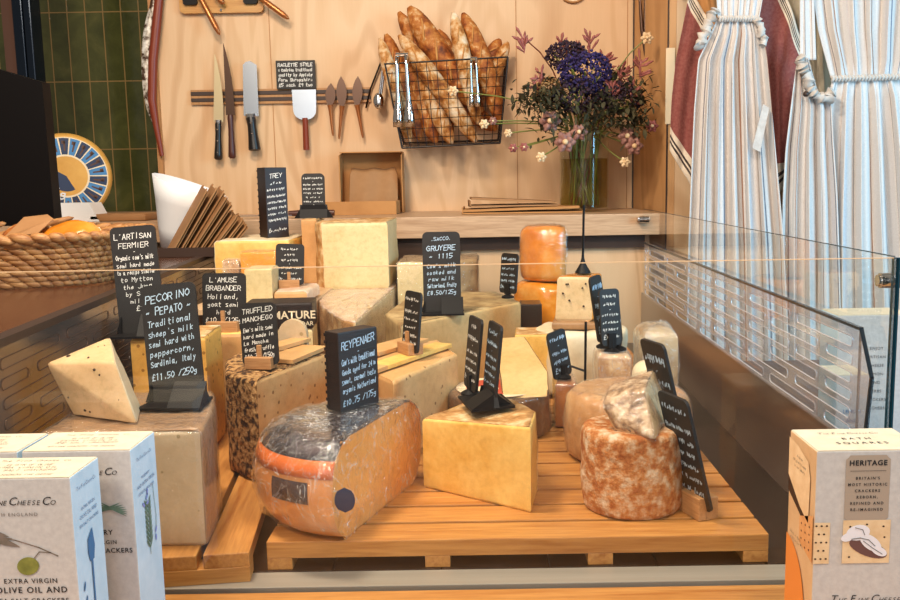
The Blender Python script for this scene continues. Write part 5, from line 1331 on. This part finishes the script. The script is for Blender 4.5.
for q, ch in enumerate('könig'):
    b2 = NB(); write(b2, ch, 0, -.010, .03, .024, 0, w=.004, jit=0)
    me = bpy.data.meshes.new('q'); 
    mm = TW @ Matrix.Translation((0, 0, .0518)) @ Matrix.Rotation(math.radians(-78+q*17), 4, 'Z') @ Matrix.Translation((0, -Rw*.42, 0)) @ Matrix.Rotation(-PI/2, 4, 'X')
    for v in b2.verts: v.co = mm @ v.co
    b2.to_mesh(me); b2.free(); bm.from_mesh(me); bpy.data.meshes.remove(me)
obj('lettering', bm, M['paper_white'], lab_)
# till screen
t = thing('till_screen', 'black back of a till screen at the left edge above the woven basket', 'screen', (-1.16, 1.92, .2485))
bm = NB(); v = [at(-40, 58, 1.90), at(42, 82, 1.90), at(55, 226, 1.90), at(-40, 226, 1.90)]
bm = NB(); prism(bm, [(p.x+1.16, p.z-.2485) for p in v], .035, 'XZ', -.02); obj('screen', bm, M['screen'], t)
bm = NB(); box(bm, (-.03, .016, 0), (.05, .04, .2)); box(bm, (-.12, -.06, 0), (.16, .10, .012), bev=.003); obj('foot', bm, M['black'], t)
t = thing('white_card', 'small white card standing right beside the foot of the black screen', 'card', (at(51, 222, 1.99).x, 1.99, .2485))
bm = NB(); box(bm, (-.012, 0, 0), (.018, .003, .115)); obj('card', bm, M['paper_white'], t)
# woven basket
t = thing('woven_basket', 'large woven rush basket at the left edge behind the front glass', 'basket', (-.950, 1.66, .2485))
def braid(bm, cx, cy, rx, ry, z, th, hgt, n, ph, p=2.6):
    for i in range(n):
        a = 2*PI*(i+ph)/n
        def E_(an): 
            c, s = math.cos(an), math.sin(an); return Vector((cx+rx*abs(c)**(2/p)*(1 if c > 0 else -1), cy+ry*abs(s)**(2/p)*(1 if s > 0 else -1), 0))
        P0, P1 = E_(a-PI/n*1.25), E_(a+PI/n*1.25); mid = (P0+P1)/2; d = P1-P0; L = d.length; ang = math.atan2(d.y, d.x)
        m = Matrix.Translation((mid.x, mid.y, z)) @ Matrix.Rotation(ang, 4, 'Z') @ Matrix.Rotation(.24, 4, 'Y') @ Matrix.Diagonal((L*.56, th, hgt, 1))
        bmesh.ops.create_icosphere(bm, subdivisions=2, radius=1, matrix=m)
bm = NB()
for r in range(8): braid(bm, 0, 0, .278+.003*r, .155+.002*r, .008+r*.0095, .0065, .0066, 56, .5*(r % 2), 4)
obj('wall', bm, M['wicker'], t, smooth=80)
bm = NB(); braid(bm, 0, 0, .306, .178, .087, .011, .009, 46, .2, 4); braid(bm, 0, 0, .300, .172, .080, .010, .008, 46, .7, 4); obj('rim', bm, M['wicker'], t, smooth=80)
bm = NB(); lathe(bm, [(1, 0), (1, .006)], 40, Matrix.Diagonal((.255, .135, 1, 1))); obj('bottom', bm, M['kraft'], t)
t = thing('wrapped_loaf', 'orange-crusted loaf half wrapped in kraft paper lying in the woven basket', 'loaf', (-.765, 1.67, .256))
bm = NB(); bmesh.ops.create_uvsphere(bm, u_segments=28, v_segments=16, radius=1, matrix=Matrix.Translation((0, 0, .055)) @ Matrix.Diagonal((.065, .045, .046, 1)))
for v in bm.verts: v.co += v.co.normalized()*.006*noise.noise(v.co*45)
obj('loaf', bm, M['r_orange'], t, smooth=80)
bm = NB(); vs = [bm.verts.new(p) for p in ((-.11, -.035, .075), (-.10, .02, .108), (-.06, .03, .112), (-.035, .0, .105), (-.045, -.045, .080), (-.08, -.055, .078))]; bm.faces.new(vs)
bmesh.ops.triangulate(bm, faces=bm.faces[:]); obj('kraft_wrap', bm, M['kraft'], t, solid=.0015)
t = thing('seeded_loaf', 'brown seeded loaf end next to the orange-crusted loaf in the basket', 'loaf', (-.86, 1.70, .256))
bm = NB(); bmesh.ops.create_uvsphere(bm, u_segments=24, v_segments=14, radius=1, matrix=Matrix.Translation((0, 0, .05)) @ Matrix.Diagonal((.06, .05, .05, 1))); obj('loaf', bm, M['bread'], t, smooth=80)
t = thing('kraft_parcel', 'pale kraft paper parcel on the worktop behind the leftmost tall chalk sign', 'parcel', (-1.04, 2.52, TZ))
bm = NB(); box(bm, (-.06, -.02, 0), (.10, .10, .020), bev=.006); obj('paper', bm, M['kraft'], t, smooth=40)
# spatula lying behind the block sign
a = at(232, 219, 2.40); e = at(302, 208, 2.52)
t = thing('offset_knife', 'long thin steel knife with dark grip lying behind the black chalk block', 'knife', (-.52, 2.55, TZ))
bm = NB(); prism(bm, [(-.17, -.010), (-.02, -.008), (-.02, .010), (-.15, .012)], .002, 'XY', .006); obj('blade', bm, M['blade'], t)
bm = NB(); tube(bm, [(-.03, 0, .012), (.03, 0, .013), (.10, 0, .012)], [.008, .010, .009], 10); obj('handle', bm, M['maroon_wood'], t, smooth=60)

# door frame and pane at the upper left
bm = NB(); box(bm, (-2.0, 2.97, -1), (-1.80, 3.0, 1.9)); t_ = None
for n_, x0, x1, m_ in (('trim_4', at(22, 40, 3.0).x, at(32, 40, 3.0).x-.001, 'post'),):
    b3 = NB(); box(b3, (x0, 2.95, -1), (x1, 3.02, 1.9), bev=.003); struct(n_, b3, M[m_])
bm.free()
bm = NB(); box(bm, (at(33, 40, 3.0).x, 2.95, -1), (at(40, 40, 3.0).x, 3.02, 1.9), bev=.003); struct('trim_5', bm, M['post'])
bm = NB(); box(bm, (at(10, 40, 3.0).x, 2.96, -1), (at(21.5, 40, 3.0).x, 3.01, 1.9)); struct('trim_6', bm, M['brown_frame'])

# ------------------------------------------------------------------ vase and flowers
vx, vy = at(584, 207, 2.68).x, 2.68
vase = thing('glass_vase', 'clear cylindrical glass vase of flower stems in greenish water on the worktop', 'vase', (vx, vy, TZ))
bm = NB(); lathe(bm, [(.002, .002), (.070, .002), (.073, .006), (.073, .235), (.0705, .235), (.0705, .010), (.002, .010)], 48, capt=False, capb=False); obj('glass', bm, M['vase_glass'], vase, smooth=40)
bm = NB(); lathe(bm, [(.069, .012), (.069, .155)], 40); obj('water', bm, M['water'], vase, smooth=40)
V0 = Vector((vx, vy, TZ))
def stem_pts(tip, lean=.4, low=.02):
    b0 = V0+Vector((rnd.uniform(-.045, .045), rnd.uniform(-.04, .04), low)); nk = V0+Vector((max(-.05, min(.05, (tip.x-vx)*.3)), max(-.05, min(.05, (tip.y-vy)*.3)), .232))
    q = []
    for i in range(9):
        u = i/8
        if u < .4: q.append(b0.lerp(nk, u/.4))
        else:
            s = (u-.4)/.6; m = nk+Vector((0, 0, (tip.z-nk.z)*.6+.02)); q.append(nk*(1-s)**2+m*2*s*(1-s)+tip*s*s)
    return q
def leafmesh(bm, p, d, L, w, up=Vector((0, 0, 1)), curl=.2):
    d = d.normalized(); s = d.cross(up); s = s.normalized() if s.length > .01 else Vector((1, 0, 0)); nn = s.cross(d)
    pv = None
    for i in range(6):
        u = i/5; ww = w*math.sin(PI*(u*.92+.04))**.9; c = p+d*L*u+nn*(-curl*L*u*u)
        cur = [bm.verts.new(c+s*ww/2+nn*ww*.15), bm.verts.new(c), bm.verts.new(c-s*ww/2+nn*ww*.15)]
        if pv:
            bm.faces.new((pv[0], pv[1], cur[1], cur[0])); bm.faces.new((pv[1], pv[2], cur[2], cur[1]))
        pv = cur
def kangaroo(label, px, py, Y, lean, n=12, sz=1., mat='pinkbud'):
    tip = at(px, py, Y); t = thing('bud_spray', label, 'flower', V0); q = stem_pts(tip)
    bm = NB(); tube(bm, [p-V0 for p in q], .0022, 6); obj('stem', bm, M['stemred'], t, smooth=60)
    bm = NB()
    for i in range(n):
        a = rnd.uniform(-1.1, 1.1)+lean; L = rnd.uniform(.022, .042)*sz; base = q[-1]-V0+Vector((0, 0, -rnd.random()*.05))
        d = Vector((math.sin(a), rnd.uniform(-.5, .3), math.cos(a))).normalized()
        tube(bm, [base, base+d*L*.4, base+d*L*.85, base+d*L*1.1], [.0012, .0030*sz, .0042*sz, .001], 6)
    obj('buds', bm, M[mat], t, smooth=70)
for i, (px, py, Y, l, lab) in enumerate(((524, 38, 2.68, -.1, 'pink bud spray reaching furthest left above the wire basket'), (561, 40, 2.70, .2, 'pink bud spray rising left of centre in the vase'), (590, 38, 2.66, 0, 'tallest pink bud spray at the centre of the bouquet'),
        (603, 55, 2.70, .3, 'reddish bud spray right behind the blue-purple flower head'), (540, 75, 2.62, -.6, 'low pink bud spray at the left of the bouquet'), (622, 65, 2.66, .3, 'slender red bud spray right of the purple head'), (640, 62, 2.64, .3, 'red bud spray near the wood return at the right'),
        (632, 88, 2.60, .6, 'dark red buds low on the right of the bouquet'), (612, 82, 2.60, .2, 'small red buds in front of the right leaves'), (578, 52, 2.70, -.2, 'faint pink bud spray behind the plum flower head'))):
    kangaroo(lab, px, py, Y, l)
def cluster(label, px, py, Y, r, mat, n, sx=1., sz=1.):
    c = at(px, py, Y); t = thing('statice_flower', label, 'flower', V0); q = stem_pts(c)
    bm = NB(); tube(bm, [p-V0 for p in q], .0028, 6)
    for i in range(10):
        a = rnd.random()*2*PI; tube(bm, [c-V0+Vector((0, 0, -r*.8)), c-V0+Vector((math.cos(a)*r*.6*sx, math.sin(a)*r*.5, rnd.uniform(-.2, .4)*r))], .0013, 4)
    obj('stem', bm, M['g_stem'], t, smooth=60)
    bm = NB()
    for i in range(n):
        v = Vector((rnd.gauss(0, 1), rnd.gauss(0, 1), rnd.gauss(0, 1))).normalized()*(rnd.uniform(.55, 1)**.5)
        p = c-V0+Vector((v.x*r*sx, v.y*r*.8, v.z*r*sz)); bmesh.ops.create_icosphere(bm, subdivisions=1, radius=rnd.uniform(.0028, .0055), matrix=Matrix.Translation(p))
    obj('florets', bm, M[mat], t)
cluster('large blue-purple statice head at the front of the bouquet', 585, 72, 2.60, .075, 'purple', 620, 1.05, .82)
cluster('plum-coloured flower head at the upper left of the bouquet', 566, 56, 2.66, .058, 'plum', 380, 1.1, .75)
cluster('dark plum flower mass below the blue-purple head', 575, 95, 2.60, .06, 'plum', 420, 1.2, .9)
cluster('dark seed-head flowers at the right of the bouquet', 622, 98, 2.62, .055, 'plum', 300, 1.2, .9)
cluster('brownish flower mass at the left of the bouquet', 548, 92, 2.63, .045, 'r_herb', 200, 1., 1.)
for i, (px, py, Y, lab) in enumerate(((544, 92, 2.60, 'leafy sprig at the left of the bouquet'), (552, 118, 2.58, 'leafy sprig drooping over the left rim of the vase'), (590, 116, 2.56, 'leafy sprig hanging over the front rim of the vase'), (622, 108, 2.58, 'leafy sprig spreading over the right rim of the vase'), (638, 92, 2.60, 'leafy sprig at the far right of the bouquet'), (600, 90, 2.66, 'leafy sprig in the middle behind the purple head'), (570, 80, 2.72, 'leafy sprig behind the plum flower head'), (530, 98, 2.60, 'leafy sprig reaching toward the wire basket'), (560, 100, 2.57, 'leafy sprig under the plum flower head'), (606, 112, 2.56, 'leafy sprig right of the vase centre'), (634, 118, 2.58, 'lowest leafy sprig at the right of the vase'), (615, 80, 2.68, 'leafy sprig behind the right seed heads'))):
    c = at(px, py, Y); t = thing('leafy_sprig', lab, 'foliage', V0); q = stem_pts(c)
    bm = NB(); tube(bm, [p-V0 for p in q], .0024, 6); obj('stem', bm, M['g_stem'], t, smooth=60)
    bm = NB()
    for k in range(110):
        d = Vector((rnd.gauss(0, 1), rnd.gauss(-.3, .8), rnd.gauss(-.1, .8))); p = c-V0+Vector((rnd.gauss(0, .025), rnd.gauss(0, .022), rnd.gauss(-.008, .026)))
        leafmesh(bm, p, d, rnd.uniform(.012, .032), rnd.uniform(.006, .014))
    obj('leaves', bm, M['g_leaf'], t, smooth=80)
def bloom(label, px, py, Y, r, mat, droop=.0):
    c = at(px, py, Y); t = thing('open_flower', label, 'flower', V0); q = stem_pts(c)
    bm = NB(); tube(bm, [p-V0 for p in q], .0020, 6); obj('stem', bm, M['g_stem'], t, smooth=60)
    bm = NB()
    for ring, (n, L, ty) in enumerate(((6, r, .4), (5, r*.75, .9))):
        for k in range(n):
            a = 2*PI*k/n+ring*.5; d = Vector((math.cos(a), -ty, math.sin(a)-droop)); leafmesh(bm, c-V0, d, L, L*.8, Vector((0, 1, 0)), -.35)
    obj('petals', bm, M[mat], t, smooth=80, solid=.0006)
    bm = NB(); bmesh.ops.create_icosphere(bm, subdivisions=2, radius=r*.28, matrix=Matrix.Translation(c-V0+Vector((0, -r*.3, 0)))); obj('flower_centre', bm, M['yellowflower'], t, smooth=80)
for px, py, Y, r, m_, lab in ((550, 121, 2.56, .030, 'pinkflower', 'dusty pink bloom at the left above the vase rim'), (565, 142, 2.55, .030, 'pinkflower', 'dusty pink bloom hanging in front of the vase at left'), (579, 132, 2.55, .024, 'pinkflower', 'pale pink bloom at the middle of the vase rim'),
        (627, 136, 2.58, .026, 'pinkflower', 'drooping pink bloom to the right of the vase, upper one'), (634, 146, 2.57, .026, 'pinkflower', 'drooping pink bloom to the right of the vase, lower one'), (541, 157, 2.56, .015, 'yellowflower', 'greenish cream bud drooping left of the vase'), (625, 162, 2.57, .015, 'yellowflower', 'greenish cream bud drooping right of the vase'),
        (647, 38, 2.62, .018, 'yellowflower', 'small cream flower at the upper right by the wood return'), (453, 91, 2.60, .015, 'yellowflower', 'cream blossom in front of the basket centre'), (484, 124, 2.60, .014, 'yellowflower', 'cream blossom at the lower front of the basket'), (493, 121, 2.60, .012, 'pinkflower', 'small pink blossom by the lower right of the basket'),
        (508, 133, 2.60, .012, 'yellowflower', 'tiny cream blossom just right of the basket bottom'), (513, 148, 2.60, .013, 'pinkbud', 'tiny deep pink blossom below and right of the basket, left one'), (524, 147, 2.60, .013, 'pinkbud', 'tiny deep pink blossom below and right of the basket, right one'), (652, 126, 2.60, .018, 'pinkbud', 'pink-red hanging bloom at the far right of the bouquet')):
    bloom(lab, px, py, Y, r, m_)
t = thing('pliers', 'dark metal tool hanging from the top beside the wood return', 'tool', at(642, 20, 2.80))
a = at(641, -16, 2.80)-t.location; b_ = at(643, 28, 2.80)-t.location; c = at(648, 75, 2.80)-t.location
bm = NB(); tube(bm, [a+Vector((-.006, 0, 0)), b_+Vector((-.004, 0, 0)), c], [.004, .006, .003], 8); tube(bm, [a+Vector((.014, 0, 0)), b_+Vector((.006, 0, 0)), c], [.004, .006, .003], 8); obj('arms', bm, M['blade_dark'], t, smooth=60)

# ================================================================== CLOTHS on the right
def cloth(bm, rows, Y, folds, amp, uvw, seed=0, nu=90, nv=50, yoff=lambda u, v: 0):
    uv = bm.loops.layers.uv.new('UVMap'); rr = random.Random(seed); ph = [rr.uniform(0, 6.28) for _ in range(4)]
    g = []
    for j in range(nv+1):
        v = j/nv; s = v*(len(rows)-1); i0 = min(int(s), len(rows)-2); f = s-i0
        r_ = [rows[i0][k]*(1-f)+rows[i0+1][k]*f for k in range(5)]
        a, b2 = at(r_[0], r_[1], Y), at(r_[2], r_[3], Y); row = []
        for i in range(nu+1):
            u = i/nu; am = amp*r_[4]
            p = a.lerp(b2, u); k = folds
            w = math.sin(2*PI*k*u+ph[0]+.5*math.sin(v*3+ph[1]))+.5*math.sin(2*PI*k*2.3*u+ph[2]+v*1.5)+.3*math.sin(2*PI*k*.6*u+ph[3]-v*2)
            p.y += -am*w+yoff(u, v); p.x += am*.5*math.cos(2*PI*k*u+ph[0]+v)
            row.append(bm.verts.new(p))
        g.append(row)
    for j in range(nv):
        for i in range(nu):
            f = bm.faces.new((g[j][i], g[j][i+1], g[j+1][i+1], g[j+1][i]))
            for lp, (a, b2) in zip(f.loops, ((i, j), (i+1, j), (i+1, j+1), (i, j+1))): lp[uv].uv = (a/nu*uvw, 1-b2/nv)
    return g
def cloth_obj(name, rows, Y, folds, amp, uvw, parent, mat='linen', seed=0, **k):
    bm = NB(); cloth(bm, rows, Y, folds, amp, uvw, seed, **k)
    bmesh.ops.translate(bm, verts=bm.verts, vec=-Vector(parent.location))
    return obj(name, bm, M[mat], parent, smooth=180, solid=.002)
def ruffle(bm, pts, r):
    P_ = []
    for a, b in zip(pts, pts[1:]):
        for i in range(5): P_.append(a.lerp(b, i/5))
    P_.append(pts[-1]); rr = random.Random(len(pts))
    tube(bm, [p+Vector((rr.uniform(-.004, .004), rr.uniform(-.004, .004), 0)) for p in P_], [r*(1.15 if i % 2 else .62)*rr.uniform(.85, 1.15) for i in range(len(P_))], 10)
def ruching(parent, a, b, Y, n, r, name='gathered_band'):
    A_, B2 = at(*a, Y)-Vector(parent.location), at(*b, Y)-Vector(parent.location); bm = NB()
    for i in range(n):
        p = A_.lerp(B2, (i+.5)/n); d = (B2-A_).normalized(); pe = Vector((-d.z, 0, d.x))
        tube(bm, [p-pe*r+Vector((0, -.004, 0)), p+Vector((0, -.012, 0))+pe*.0, p+pe*r+Vector((0, -.004, 0))], [(B2-A_).length/n*.45, (B2-A_).length/n*.6, (B2-A_).length/n*.45], 6)
    return obj(name, bm, M['linen_plain'], parent, smooth=70)
# towels
t = thing('maroon_towel', 'maroon towel with black and cream striped ends hanging left of the striped aprons', 'towel', at(685, 20, 2.44))
cloth_obj('towel', [(690, -14, 722, 44, .4), (684, 20, 716, 72, .5), (676, 60, 712, 110, .6), (672, 100, 708, 150, .7), (670, 150, 702, 206, .5)], 2.44, 1.3, .010, 1, t, 'towel', 3)
t = thing('maroon_towel', 'maroon towel with striped ends hanging between the two nearer aprons', 'towel', at(780, 20, 2.46))
cloth_obj('towel', [(772, -40, 812, 66, .4), (760, -18, 806, 92, .6), (756, 30, 800, 120, .8), (762, 110, 798, 156, .8), (766, 210, 800, 166, .4)], 2.46, 1.3, .010, 1, t, 'towel', 5)
t = thing('cream_cloth', 'plain cream cloth hanging above and right of the second maroon towel', 'cloth', at(790, 0, 2.50))
cloth_obj('cloth', [(762, -40, 822, -40, .6), (768, 0, 822, 0, .8), (780, 40, 822, 60, 1), (796, 80, 824, 100, 1)], 2.50, 2, .008, .5, t, 'carton_top', 6)
t = thing('brown_cloth', 'brown cloth folded at the top behind the first striped apron', 'cloth', at(705, 0, 2.47))
cloth_obj('cloth', [(686, -40, 735, -40, .6), (690, 0, 735, 0, .8), (698, 20, 735, 30, 1), (706, 52, 735, 60, .5)], 2.47, 2, .006, .5, t, 'kraft2', 7)
# apron 1
t = thing('striped_apron', 'striped linen apron with a gathered top, nearest the plywood', 'apron', at(735, 20, 2.38))
cloth_obj('bodice', [(713, -50, 768, -50, .3), (716, -10, 764, -10, .4), (718, 18, 759, 18, .5)], 2.38, 6, .006, 2, t, seed=8)
cloth_obj('skirt', [(718, 18, 758, 18, .25), (712, 34, 764, 34, .5), (700, 60, 768, 60, .8), (696, 110, 773, 110, 1), (693, 170, 778, 170, 1), (690, 240, 784, 240, 1.1), (688, 330, 788, 330, 1.2), (688, 420, 790, 420, 1.2)], 2.38, 6, .013, 2.6, t, seed=9, nu=150)
ruching(t, (718, 19), (759, 19), 2.375, 16, .006)
bm = NB(); pts_ = [at(x, y, 2.372)-Vector(t.location) for x, y in ((716, 8), (710, 18), (706, 30), (702, 40), (699, 47))]
ruffle(bm, pts_, .014); obj('ruffled_armhole', bm, M['linen_plain'], t, smooth=70); bm = NB(); pts_ = [at(x, y, 2.372)-Vector(t.location) for x, y in ((757, 18), (761, 30), (764, 40), (762, 46))]
ruffle(bm, pts_, .010); obj('ruffled_armhole', bm, M['linen_plain'], t, smooth=70)
bm = NB(); q_ = [at(x, y, 2.350)-Vector(t.location) for x, y in ((752, 148), (763, 104), (769, 108), (760, 152))]; bm.faces.new([bm.verts.new(p) for p in q_]); obj('pocket', bm, M['linen_plain'], t, solid=.004)
# apron 2
t = thing('striped_apron', 'striped linen apron in the middle with a drooping gathered armhole', 'apron', at(812, 60, 2.40))
cloth_obj('strap', [(797, -40, 812, -40, .3), (800, 0, 814, 0, .3), (800, 60, 816, 60, .4)], 2.405, 2, .004, .6, t, seed=10, nu=24)
cloth_obj('skirt', [(798, 56, 808, 58, .2), (795, 78, 818, 92, .5), (791, 110, 832, 104, .8), (786, 150, 834, 140, 1), (783, 200, 838, 200, 1), (782, 260, 840, 260, 1.1), (782, 340, 842, 340, 1.2), (780, 430, 845, 430, 1.2)], 2.40, 4, .012, 2.0, t, seed=11, nu=110)
bm = NB(); pts_ = [at(x, y, 2.385)-Vector(t.location) for x, y in ((799, 56), (803, 66), (807, 78), (811, 90), (818, 97), (827, 99), (832, 90))]
ruffle(bm, pts_, .013); obj('ruffled_armhole', bm, M['linen_plain'], t, smooth=70)
bm = NB(); bmesh.ops.create_icosphere(bm, subdivisions=2, radius=.008, matrix=Matrix.Translation(at(806, 94, 2.37)-Vector(t.location))); obj('button', bm, M['dark_brown'], t, smooth=80)
# apron 3
t = thing('striped_apron', 'widest striped linen apron at the right edge with a gathered waist', 'apron', at(865, 70, 2.42))
cloth_obj('bodice', [(812, -50, 915, -50, .8), (814, -10, 912, -10, .8), (820, 30, 908, 30, .8), (828, 60, 905, 60, .7), (832, 78, 902, 76, .4)], 2.42, 5, .014, 2.4, t, seed=12, nu=110)
cloth_obj('skirt', [(832, 79, 902, 77, .25), (828, 100, 908, 98, .7), (824, 150, 915, 150, 1), (820, 220, 922, 220, 1.1), (818, 320, 930, 320, 1.2), (815, 430, 940, 430, 1.2)], 2.42, 5, .013, 2.9, t, seed=13, nu=150)
ruching(t, (830, 79), (903, 77), 2.415, 22, .006, 'gathered_waist')
t = thing('striped_apron', 'partly cut off bluish striped apron behind the widest one at the right edge', 'apron', at(900, 60, 2.50))
cloth_obj('skirt', [(880, -50, 960, -50, .8), (885, 60, 965, 60, 1), (890, 200, 975, 200, 1), (895, 430, 990, 430, 1)], 2.50, 5, .016, 2.5, t, seed=14)
# hook rail above the aprons, outside the top of the frame
t = thing('hook_rail', 'wooden hook rail on which the aprons and towels hang', 'hook rail', (.85, 2.58, .93))
bm = NB(); box(bm, (-.30, -.02, 0), (.55, .018, .05), bev=.003); obj('rail', bm, M['ply_edge'], t)
for x in (-.21, -.12, -.02, .06, .15, .30, .42):
    bm = NB(); tube(bm, [(x, -.02, .02), (x, -.13, .012), (x, -.21, .03)], .004, 8); obj('hook', bm, M['wire'], t, smooth=60)
t = thing('paper_tag', 'narrow cream paper tag on the plywood left of the maroon towel', 'tag', at(669, 85, 2.597))
a, b_ = at(666, 48, 2.597)-Vector(t.location), at(674, 124, 2.597)-Vector(t.location)
bm = NB(); box(bm, (a.x, -.0015, b_.z), (b_.x, .0005, a.z)); obj('tag', bm, M['labelcream'], t)

GROUPS = {'price_sign': 'chalk price signs', 'chalk_block': 'black chalk blocks on the cheeses', 'baguette': 'baguettes in the wire basket', 'knife': 'knives on the rail', 'cheese_knife': 'leaf-bladed cheese knives on the rail',
 'cracker_box': 'cracker boxes around the case', 'striped_apron': 'striped linen aprons', 'maroon_towel': 'maroon towels among the aprons', 'bud_spray': 'bud sprays in the vase', 'statice_flower': 'clustered flower heads in the vase', 'leafy_sprig': 'leafy sprigs in the vase',
 'open_flower': 'open blooms of the bouquet', 'pointed_tool': 'pointed tools over the wooden board', 'cheese_slice': 'loose cheese slices', 'cheese_block': 'cut cheese blocks in the case', 'cheese_wedge': 'cheese wedges in the case', 'slatted_board': 'slatted boards in the case', 'tongs': 'tongs on the wire basket', 'sign_spike': 'sign rods', 'flat_card': 'flat cards on the worktop'}
for o in list(scene.objects):
    k = o.name.split('.')[0]
    if o.parent is None and 'label' in o and 'group' not in o and k in GROUPS: o['group'] = GROUPS[k]

# ================================================================== LIGHT
def area(name, loc, target, size, energy, color, sizey=None):
    l = bpy.data.lights.new(name, 'AREA'); l.energy = energy; l.color = color; l.size = size
    if sizey: l.shape = 'RECTANGLE'; l.size_y = sizey
    o = bpy.data.objects.new(name, l); COL.objects.link(o); o.location = loc
    o.rotation_euler = (Vector(target)-Vector(loc)).to_track_quat('-Z', 'Y').to_euler(); return o
area('ceiling_lamp', (-.5, 1.1, 1.75), (-.1, 1.6, 0), .28, 34, (1, .83, .64))
area('ceiling_lamp', (.5, .2, 1.75), (0, 1.7, 0), .35, 20, (1, .84, .68))
area('ceiling_lamp', (-.9, -.2, 1.75), (-.2, 2.6, .4), .45, 30, (1, .84, .66))
area('shop_window', (2.3, .75, .75), (.85, 2.4, .2), 1.0, 62, (.30, .70, 1), 1.4)
area('front_fill', (-.4, -1.4, 1.0), (0, 1.5, .2), 2.2, 15, (.95, .96, 1), 1.4)  # neutral fill added behind the camera to brighten the front row
wd = bpy.data.worlds.new('world'); scene.world = wd; wd.use_nodes = True
bg = wd.node_tree.nodes['Background']; bg.inputs[0].default_value = (.90, .78, .66, 1); bg.inputs[1].default_value = .27
scene.view_settings.view_transform = 'Standard'; scene.view_settings.look = 'None'; scene.view_settings.gamma = 1; scene.view_settings.exposure = 0
scene.view_settings.use_curve_mapping = False
